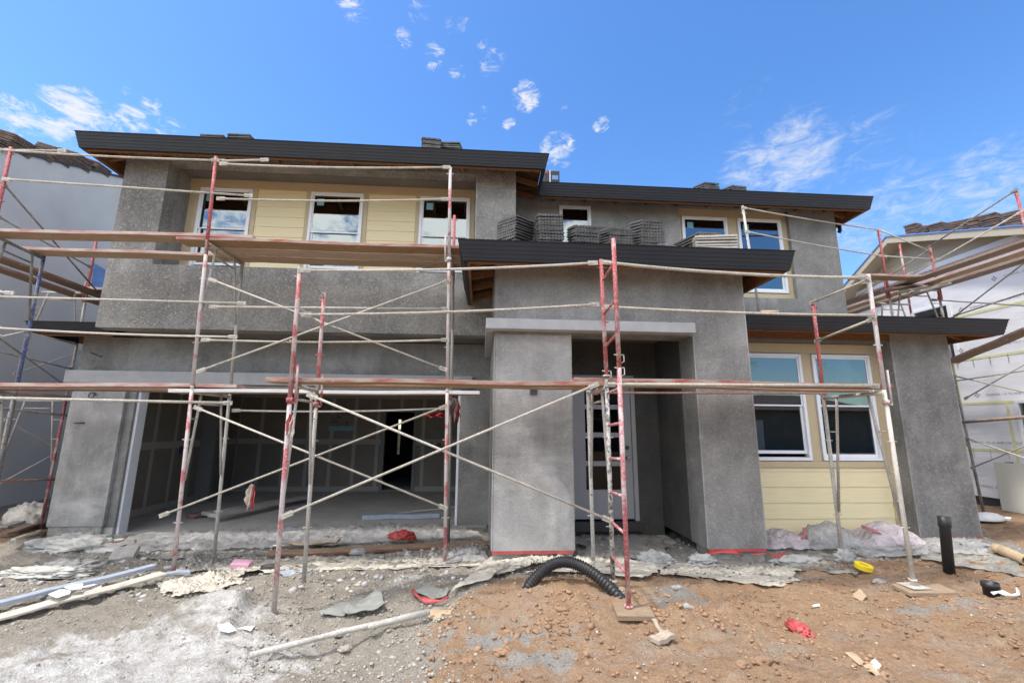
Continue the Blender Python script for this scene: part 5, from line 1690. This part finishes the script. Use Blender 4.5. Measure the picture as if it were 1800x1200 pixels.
for px, py, s, mt_, lab in ((1190, 1035, .05, 'mortar', 'pale grey lump right of the corrugated pipe'), (1205, 1070, .06, 'mortar', 'grey mortar lump on the brown dirt beyond the middle foot'), (1340, 1165, .06, 'stone_brown', 'brown rock in the right foreground'), (1305, 1170, .045, 'stone_brown', 'smaller brown rock left of the foreground rock'), (600, 1115, .07, 'stone_grey', 'grey rock behind the steel tube'),
                            (485, 1155, .05, 'stone_grey', 'grey stone at the near end of the steel tube'), (605, 1145, .05, 'stone_grey', 'flat grey stone in front of the steel tube'), (880, 1150, .05, 'stone_brown', 'brown rock at the bottom centre'), (820, 1165, .045, 'stone_brown', 'pale brown rock left of the bottom centre one')):
    c = G(px, py)
    lump('rock', (c.x, c.y, c.z + s * .15), (s, s * .7, s * .55), mt_, .35, px * .01, lab, 'rock', 1.4, sub=3)
for px, py, r, lab in ((1150, 990, (.22, .16, .16), 'grey mortar heap on the porch floor'), (1235, 988, (.16, .12, .10), 'smaller mortar heap by the right porch pier'), (1402, 985, (.3, .14, .10), 'dark grey mortar heap under the right siding')):
    c = G(px, py)
    lump('mortar_heap', (c.x, c.y, c.z), (r[0], r[1], r[2] * .8), 'mortar', .24, px * .013, lab, 'mortar heap', 3.5, sub=5)
c = G(1478, 1000)
lump('mortar_heap', (4.2, 5.2, gh(4.2, 5.2) + .03), (.10, .10, .10), 'mortar', .4, 44, 'mortar crust around the rear foot of the right scaffold frame', 'mortar heap', 3, sub=4)
c = G(1405, 1112)
lump('rag', (c.x, c.y, c.z + .015), (.035, .085, .035), 'red_tape', 1.1, 51, 'crumpled red tape on the brown dirt in the right foreground', 'rag', 2.6)
# --- things in front of and inside the garage
board('scaffold_plank', (470, 982), (866, 964), .10, .04, 'plank_brown', 'brown board lying on edge along the garage threshold', 'plank', (.02, .03), roll=.35)
c = G(712, 948)
for k in range(5):
    lump('red_netting', (c.x + (k - 2) * .065, 6.62 + .02 * (k % 2), .03 + .015 * (2 - abs(k - 2))), (.05, .045, .04), 'red_plastic', .8, 60 + k, None, None, 3.5, sub=3) if k else None
lm = [o for o in C.objects if o.name.startswith('red_netting')]
root = lump('red_netting', (c.x, 6.62, .06), (.12, .07, .06), 'red_plastic', .85, 66, 'bright red heap of plastic netting on the garage threshold', 'netting', 3.6, sub=4)
for o in lm:
    o.parent = root; o.location = o.location - root.location; o.name = 'netting_tuft'
scrap('cardboard', [(500, 966), (540, 958), (606, 956), (590, 964), (520, 970)], 'cardboard', 'orange brown card lying against the garage board', 'cardboard', .04, lift=.07, seed=15)
c = G(423, 1001)
o = MB().box(-.10, .10, -.07, .07, 0, .09).build('foam_block', 'pink_foam', None, .005)
o.location = c; o.rotation_euler = (.15, .1, .1)
tag(o, 'pink foam block on the rubble in front of the garage', 'foam block')
c = G(478, 1004)
mb = MB().tube([(-.12, 0, .04), (-.06, 0, .045), (.05, 0, .045), (.09, 0, .03), (.12, 0, .015)], [.03, .042, .042, .025, .012], 12)
o = mb.build('bottle', 'dark_flashing', None)
o.location = c; o.rotation_euler = (0, 0, .1)
tag(o, 'grey plastic bottle lying by the left foot of the near scaffold', 'bottle')
scrap('plastic_scrap', [(490, 1010), (540, 1000), (545, 1005), (500, 1014)], 'blue_board', 'blue strip of plastic behind the left foot of the near scaffold', 'scrap', .02, seed=16)
c = G(630, 975)
lump('plastic_bottle', (c.x, c.y, c.z + .03), (.10, .05, .05), 'poly_clear', .3, 71, 'crushed clear bottle in front of the garage board', 'bottle', 2)
z0 = -.135
for k, (a, b, y0, y1, mt_, lab) in enumerate(((-5.3, -4.5, 9.0, 10.9, 'plank_brown', 'brown board on the garage floor nearest its left wall'), (-5.05, -4.1, 9.0, 11.0, 'plank_grey', 'grey board beside the brown one on the garage floor'), (-4.7, -3.9, 8.6, 10.8, 'plank_grey', 'outer grey board of the three on the garage floor'))):
    o = plank(V(a, y0, z0 + .08 + .04 * k), V(b, y1, z0 + .08 + .04 * k), .2, mt_, lab, .07, 'board', 'boards on the garage floor')
    o['category'] = 'board'
o = plank(V(-2.15, 8.85, z0 + .09), V(-.75, 8.95, z0 + .09), .16, 'blue_board', 'pale grey metal channel lying across the garage floor', .08, 'metal_channel')
o['category'] = 'channel'; del o['group']
o = plank(V(-1.6, 9.3, z0 + .05), V(-.5, 9.9, z0 + .05), .04, 'plank_grey', 'thin stick leaning back across the garage floor', .03, 'stick')
o['category'] = 'stick'; del o['group']
# --- corrugated pipe
A, B = G(926, 1034), G(1094, 1044)
A.y += .02; B = V(B.x, B.y, B.z - .02)
pts, rr_ = [], []
N = 252
for i in range(N + 1):
    t = i / N
    h = (math.sin(PI * t) ** .8) * .25
    p = lerp(A, B, t)
    bulge = V(-.02 * math.sin(PI * t), .16 * math.sin(PI * t), 0)
    pts.append(V(p.x, p.y, p.z - .03 + h ) + bulge)
    rr_.append(.050 + (.0045 if (i % 6) in (0, 1, 2) else -.0025))
o = MB().tube(pts, rr_, 20, cap=False).build('drain_pipe', 'black_plastic', None)
so = o.modifiers.new('thickness', 'SOLIDIFY'); so.thickness = .005
recenter(o, A)
tag(o, 'black corrugated drain pipe arching out of the brown dirt', 'pipe')
# --- black standpipe and stub
c = G(1668, 1006)
tp_ = c + V(.05, .0, .57)
mb = MB()
mb.tube([c - V(0, 0, .05), lerp(c, tp_, .80), lerp(c, tp_, .82), tp_], [.050, .050, .058, .058], 22, cap=False)
o = mb.build('standpipe', 'black_plastic', None)
so = o.modifiers.new('thickness', 'SOLIDIFY'); so.thickness = .006
recenter(o, c)
tag(o, 'upright black plastic pipe standing in front of the right corner of the house', 'pipe')
c = G(1743, 1042)
mb = MB().tube([c - V(0, 0, .04), c + V(0, 0, .05), c + V(0, 0, .052), c + V(0, 0, .10)], [.06, .06, .068, .068], 20, cap=False)
o = mb.build('pipe_stub', 'black_plastic', None)
so = o.modifiers.new('thickness', 'SOLIDIFY'); so.thickness = .006
recenter(o, c)
tag(o, 'short black pipe stub sunk in the dirt at the right edge', 'pipe')
ribbon([c + V(-.10, -.09, .03), c + V(-.06, -.10, .045), c + V(0, -.11, .04), c + V(.08, -.11, .02), c + V(.2, -.06, .01), c + V(.3, .02, .03)], .03, 'white_paper', 'white strip curled round the black pipe stub')
# --- yellow tape roll
c = G(1518, 1003)
mb = MB()
prof = [(.085, 0), (.085, .05), (.042, .05), (.042, 0)]
seg = 30
vs = [(math.cos(2 * PI * i / seg) * r, math.sin(2 * PI * i / seg) * r, z) for i in range(seg) for r, z in prof]
fs = [(i * 4 + k, ((i + 1) % seg) * 4 + k, ((i + 1) % seg) * 4 + (k + 1) % 4, i * 4 + (k + 1) % 4) for i in range(seg) for k in range(4)]
o = mb.add(vs, fs, False).build('tape_roll', 'yellow_tape', None, .004)
o.location = c + V(0, 0, .02); o.rotation_euler = (.18, .12, 0)
tag(o, 'yellow tape roll lying on the dirt under the right siding', 'tape roll')
# --- sole boards under the scaffold feet
def sole(x, y, lx, ly, t, rot, label, mat='sole_wood', dz=0.0):
    o = MB().box(-lx / 2, lx / 2, -ly / 2, ly / 2, -t, 0).build('sole_board', mat, None, .004)
    o.location = (x, y, gh(x, y) + .045 + dz); o.rotation_euler = (.04, -.02, rot)
    return tag(o, label, 'sole board', 'sole boards under the scaffold feet')
sole(1.29, 3.97, .30, .24, .04, -.12, 'thick sole board under the ladder leg in the centre foreground')
sole(1.25, 4.4, .18, .16, .03, .1, 'small half buried sole board under the inner leg of the ladder frame', dz=-.035)
sole(4.28, 4.36, .46, .22, .035, -.10, 'wide sole board under the right foot of the near scaffold')
c = G(1165, 1120)
board('wood_offcut', (1150, 1098), (1168, 1125), .03, .02, 'sole_wood', 'splintered pale offcut beside the foreground sole board', 'offcut', (.02, .0))
board('wood_offcut', (1150, 1132), (1180, 1122), .09, .035, 'sole_wood', 'chunky grey offcut in front of the foreground sole board', 'offcut', (.0, .01))
# --- right edge: cardboard tubes, bag, leaning panel
def roll(a, b, r, label):
    a, b = Vector(a), Vector(b)
    o = MB().tube([a, b], r, 20, cap=False).build('cardboard_tube', 'cardboard', None)
    so = o.modifiers.new('thickness', 'SOLIDIFY'); so.thickness = .008
    recenter(o, a)
    return tag(o, label, 'cardboard tube', 'cardboard tubes at the right edge')
roll(G(1752, 966, .06), G(1806, 986, .06), .055, 'brown cardboard tube on the plastic at the right edge, nearer one')
roll(G(1745, 962, .08), G(1775, 970, .07), .05, 'shorter brown cardboard tube behind the nearer one at the right edge')
c = G(1742, 920)
lump('bag', (c.x - .05, c.y, c.z + .05), (.26, .14, .09), 'white_paper', .12, 81, 'white filled sack lying on the soil in the right hand gap', 'sack', 1.6)
a, b = P(1762, 898, 8.0), P(1830, 905, 7.4)
mb = MB()
zb_ = gh(a.x, 8.0)
mb.add([(a.x, 8.0, zb_), (b.x, 7.4, zb_), (b.x + .04, 7.43, zb_ + .86), (a.x + .04, 8.03, zb_ + .86), (a.x + .02, 8.02, zb_), (b.x + .02, 7.42, zb_), (b.x + .06, 7.45, zb_ + .86), (a.x + .06, 8.05, zb_ + .86)],
       [(0, 1, 2, 3), (7, 6, 5, 4), (0, 4, 5, 1), (1, 5, 6, 2), (2, 6, 7, 3), (3, 7, 4, 0)])
o = recenter(mb.build('panel', 'panel_board', None), (a.x, 8.0, zb_))
tag(o, 'plain cream board standing upright at the right edge of the picture', 'panel')
MB().box(a.x + .12, a.x + .24, 7.86, 7.90, zb_ + .845, zb_ + .868).build('cord_tie', 'ink_dark', o)
# --- end of a roll on the low roof
a = P(1337, 549, 7.0)
o = tag(recenter(MB().tube([a, P(1368, 549, 6.9)], .035, 14).build('pipe_flashing', 'cardboard', None), a), 'tan roll lying on the low right roof beside the lone post', 'roll')
# --- rags and sheets tied to the scaffolds
def cloth_strip(name, top, w, h, mat, seed, parent=None):
    """ragged strip of plastic hanging from a point"""
    nx_, ny_ = 12, 18
    vs = []
    for j in range(ny_ + 1):
        v = j / ny_
        for i in range(nx_ + 1):
            u = i / nx_ - .5
            ww = w * (.35 + .65 * min(1, v * 2.5)) * (1 + .5 * noise.noise(Vector((v * 3, seed, 1))))
            hh = h * (1 + .55 * noise.noise(Vector((u * 5, seed, 9))))
            x = u * ww + .25 * w * noise.noise(Vector((v * 2.5, seed, 5)))
            y = .30 * w * math.sin(u * 11 + seed + 2 * v) * (.4 + v) + .2 * w * noise.noise(Vector((u * 6, v * 6, seed)))
            vs.append(Vector(top) + V(x, y, -hh * v + .10 * h * noise.noise(Vector((u * 7, v * 5, seed + 3)))))
    k = nx_ + 1
    fs = [(j * k + i, j * k + i + 1, (j + 1) * k + i + 1, (j + 1) * k + i) for j in range(ny_) for i in range(nx_)]
    return MB().add(vs, fs, True).build(name, mat, parent, merge=False)
def rag(loc, size, mats, label, seed):
    top = Vector(loc) + V(0, -.025, size[2])
    o = cloth_strip('rag', top, size[0] * 2, size[2] * 2, mats[0], seed)
    recenter(o, top)
    tag(o, label, 'rag')
    if len(mats) > 1:
        cloth_strip('rag_strip', top + V(size[0] * .7, -.012, -size[2] * .1), size[0] * 1.2, size[2] * 2.1, mats[1], seed + 2, o)
    return o
p = P(444, 866, 5.55)
rag(p + V(0, -.02, -.02), (.045, .03, .12), ('poly_cream', 'red_tape'), 'white and red rag hanging on a lower brace in front of the garage', 91)
p = P(511, 745, 4.38)
rag(p, (.036, .036, .09), ('red_tape', 'poly_cream'), 'red and white rag tied round the left leg of the near scaffold', 93)
p = P(797, 716, 6.2)
rag(p, (.07, .03, .13), ('grey_paper', 'red_plastic'), 'grey plastic with red tape caught under the plank right of the garage', 95)
p = P(770, 728, 5.7)
rag(p, (.10, .02, .03), ('red_plastic',), 'red tape scrap dangling from the brace end beside the garage plank', 97)
# blue sheet hung at the back of the left scaffold
a, b, c, d = P(165, 462, 9.0), P(192, 478, 9.0), P(190, 520, 9.0), P(160, 505, 9.0)
o = MB().add([d, c, b, a, d + V(0, .02, 0), c + V(0, .02, 0), b + V(0, .02, 0), a + V(0, .02, 0)], [(0, 1, 2, 3), (7, 6, 5, 4), (0, 4, 5, 1), (1, 5, 6, 2), (2, 6, 7, 3), (3, 7, 4, 0)]).build('tarpaulin', 'blue_tarp', None)
recenter(o, d)
tag(o, 'blue sheet hanging behind the far red post on the left', 'tarpaulin')

# ------------------------------------------------------------------ across the street: what the windows mirror
def street_house(x, y, w, label, door=True):
    hs = empty('house', (x, y, 0), label, 'house', 'houses across the street')
    MB().box(x - w / 2, x + w / 2, y - 6, y, -.2, 2.9).build('wall', 'street_wall', hs)
    rr = MB()
    for pl in hip_x(x - w / 2 - .5, x + w / 2 + .5, y - 6.5, y + .5, 2.9, .35): slab(rr, pl, .08)
    rr.build('roof', 'tile_brown', hs)
    MB().box(x - w / 2 + .6, x - w / 2 + 4.6, y + .003, y + .05, -.1, 2.2).build('garage_door', 'neighbour_stucco', hs)
    o = frame_box(MB(), x + 1.0, x + 2.6, .9, 2.2, y + .003, y + .06, .07).build('window', 'window_vinyl', hs)
    MB().box(x + 1.07, x + 2.53, y + .01, y + .02, .97, 2.13).build('pane', 'ink_dark', o)
street_house(-9, -17, 13, 'single storey house across the street, left one seen only in the window glass')
street_house(6, -16, 13, 'single storey house across the street, middle one mirrored in the lower right windows')
street_house(21, -17, 13, 'single storey house across the street, right one mirrored in the lower right windows')

# ------------------------------------------------------------------ light
EL, AZ = math.radians(66), math.radians(14)
S = Vector((-math.cos(AZ) * math.cos(EL), -math.sin(AZ) * math.cos(EL), math.sin(EL)))
sun = bpy.data.lights.new('sun', 'SUN')
sun.energy = 1.55
sun.angle = math.radians(5)
sun.color = (1.0, .955, .89)
so_ = bpy.data.objects.new('sun', sun)
so_.rotation_euler = S.to_track_quat('Z', 'Y').to_euler()
so_.location = S * 60
C.objects.link(so_)

w = bpy.data.worlds.new('World')
sc.world = w
w.use_nodes = True
nt = w.node_tree
bg = nt.nodes['Background']
sky = nd(nt, 'ShaderNodeTexSky')
sky.sky_type = 'NISHITA'
sky.sun_disc = False
sky.sun_elevation = EL
sky.sun_rotation = math.atan2(S.x, S.y)
sky.air_density = 1.0
sky.dust_density = .4
sky.ozone_density = 2.2
tc = nd(nt, 'ShaderNodeTexCoord')
dirv = tc.outputs['Generated']
nm = nd(nt, 'ShaderNodeVectorMath', operation='NORMALIZE')
nt.links.new(dirv, nm.inputs[0])
def wnoise(scale, st, detail=6, rough=.6, dist=.3):
    return tex(nt, mapping(nt, nm.outputs[0], st), scale, detail, rough, dist)
na = wnoise(27, (1, 1, 2.3), 10, .70, .7)
nb_ = wnoise(26, (1.0, .8, 2.2), 8, .68, .8)
nc = wnoise(7, (1, 1, 1.4), 5)
BL = [  # photo x, y, radius px, density, kind
    (20, 205, 70, .95, 0), (130, 205, 95, 1.0, 0), (225, 220, 60, .85, 0), (95, 235, 70, .7, 0), (300, 235, 45, .55, 0), (265, 184, 32, .7, 0), (222, 160, 16, .6, 0),
    (620, 8, 55, .62, 0), (738, 20, 40, .45, 0), (710, 70, 34, .55, 0), (688, 85, 30, .42, 0), (760, 100, 42, .68, 0), (804, 125, 32, .68, 0), (814, 42, 26, .6, 0), (795, 50, 36, .36, 0),
    (865, 105, 46, .62, 0), (850, 75, 26, .5, 0), (925, 170, 48, .95, 0), (895, 215, 26, .75, 0), (852, 200, 24, .55, 0), (830, 210, 20, .5, 0), (980, 262, 60, .88, 0), (1057, 220, 28, .85, 0), (975, 300, 30, .35, 0), (990, 187, 22, .35, 0),
    (1400, 275, 130, .66, 1), (1330, 300, 100, .6, 1), (1520, 260, 130, .42, 1), (1600, 360, 170, .52, 1), (1740, 320, 170, .55, 1), (1500, 400, 130, .5, 1), (1310, 200, 110, .22, 1), (1780, 260, 90, .35, 1), (1530, 440, 60, .5, 1)]
tot = {0: None, 1: None}
for px, py, r, dns, kd in BL:
    if kd == 0: r, dns = (r * .72, dns * .84) if px > 320 else (r * .92, dns * .92)
    d = (P(px, py, 1) - Vector((0, 0, CZ))).normalized()
    d2 = (P(px + r, py, 1) - Vector((0, 0, CZ))).normalized()
    dp = nd(nt, 'ShaderNodeVectorMath', operation='DOT_PRODUCT')
    nt.links.new(nm.outputs[0], dp.inputs[0])
    dp.inputs[1].default_value = d
    mr = nd(nt, 'ShaderNodeMapRange', clamp=True, interpolation_type='SMOOTHSTEP')
    mr.inputs['From Min'].default_value = d.dot(d2)
    mr.inputs['From Max'].default_value = 1.0
    mr.inputs['To Min'].default_value = 0
    mr.inputs['To Max'].default_value = dns
    nt.links.new(dp.outputs['Value'], mr.inputs['Value'])
    tot[kd] = mr.outputs[0] if tot[kd] is None else math_n(nt, 'MAXIMUM', tot[kd], mr.outputs[0])
def cover(total, nz, lo, hi, gain):
    v = math_n(nt, 'ADD', math_n(nt, 'MULTIPLY', total, 1.0), math_n(nt, 'MULTIPLY', math_n(nt, 'SUBTRACT', nz, .5), gain))
    mr = nd(nt, 'ShaderNodeMapRange', clamp=True, interpolation_type='SMOOTHSTEP')
    mr.inputs['From Min'].default_value = lo
    mr.inputs['From Max'].default_value = hi
    nt.links.new(v, mr.inputs['Value'])
    return mr.outputs[0]
m0 = cover(math_n(nt, 'POWER', tot[0], .6), na, .48, 1.25, 3.0)
m0 = math_n(nt, 'MULTIPLY', m0, math_n(nt, 'MULTIPLY', tot[0], 2.2, True))
m1 = math_n(nt, 'MULTIPLY', cover(tot[1], nb_, .22, 1.1, 1.9), math_n(nt, 'MULTIPLY', tot[1], 1.2, True))
mk = math_n(nt, 'MULTIPLY', math_n(nt, 'MAXIMUM', m0, m1), .93)
# clouds behind the camera, mirrored in the glass; widened and brightened to fill the facade
sx = nd(nt, 'ShaderNodeSeparateXYZ')
nt.links.new(nm.outputs[0], sx.inputs[0])
back = math_n(nt, 'LESS_THAN', sx.outputs[1], -.05)
bk = cover(nc, nb_, .30, .52, .5)
hi = nd(nt, 'ShaderNodeMapRange', clamp=True, interpolation_type='SMOOTHSTEP')
hi.inputs['From Min'].default_value = .15
hi.inputs['From Max'].default_value = .32
nt.links.new(sx.outputs[2], hi.inputs['Value'])
rat = math_n(nt, 'DIVIDE', sx.outputs[0], math_n(nt, 'MAXIMUM', math_n(nt, 'MULTIPLY', sx.outputs[1], -1.0), .05))
lf = nd(nt, 'ShaderNodeMapRange', clamp=True, interpolation_type='SMOOTHSTEP')      # a clear gap between two cloud banks
lf.inputs['From Min'].default_value = .18
lf.inputs['From Max'].default_value = .42
nt.links.new(math_n(nt, 'ABSOLUTE', math_n(nt, 'SUBTRACT', rat, .60)), lf.inputs['Value'])
bk = math_n(nt, 'MULTIPLY', bk, lf.outputs[0])
mk = math_n(nt, 'MAXIMUM', mk, math_n(nt, 'MULTIPLY', math_n(nt, 'MULTIPLY', back, hi.outputs[0]), math_n(nt, 'MULTIPLY', bk, .9)))
SKY = .15
hsv = nd(nt, 'ShaderNodeHueSaturation')
hsv.inputs['Saturation'].default_value = 1.25
hsv.inputs['Value'].default_value = .84
hsv.inputs['Hue'].default_value = .505
nt.links.new(sky.outputs[0], hsv.inputs['Color'])
front = mix(nt, back, (2.75, 2.8, 2.9), (9.4, 9.05, 8.6))
col = mix(nt, mk, hsv.outputs[0], front)
nt.links.new(col, bg.inputs['Color'])
bg.inputs['Strength'].default_value = SKY
sc.view_settings.view_transform = 'Standard'
sc.view_settings.look = 'None'
sc.view_settings.exposure = 1.15
sc.view_settings.gamma = 1.0
sc.view_settings.use_curve_mapping = False
sc.cycles.max_bounces = 6
sc.cycles.transparent_max_bounces = 12
sc.cycles.use_denoising = True
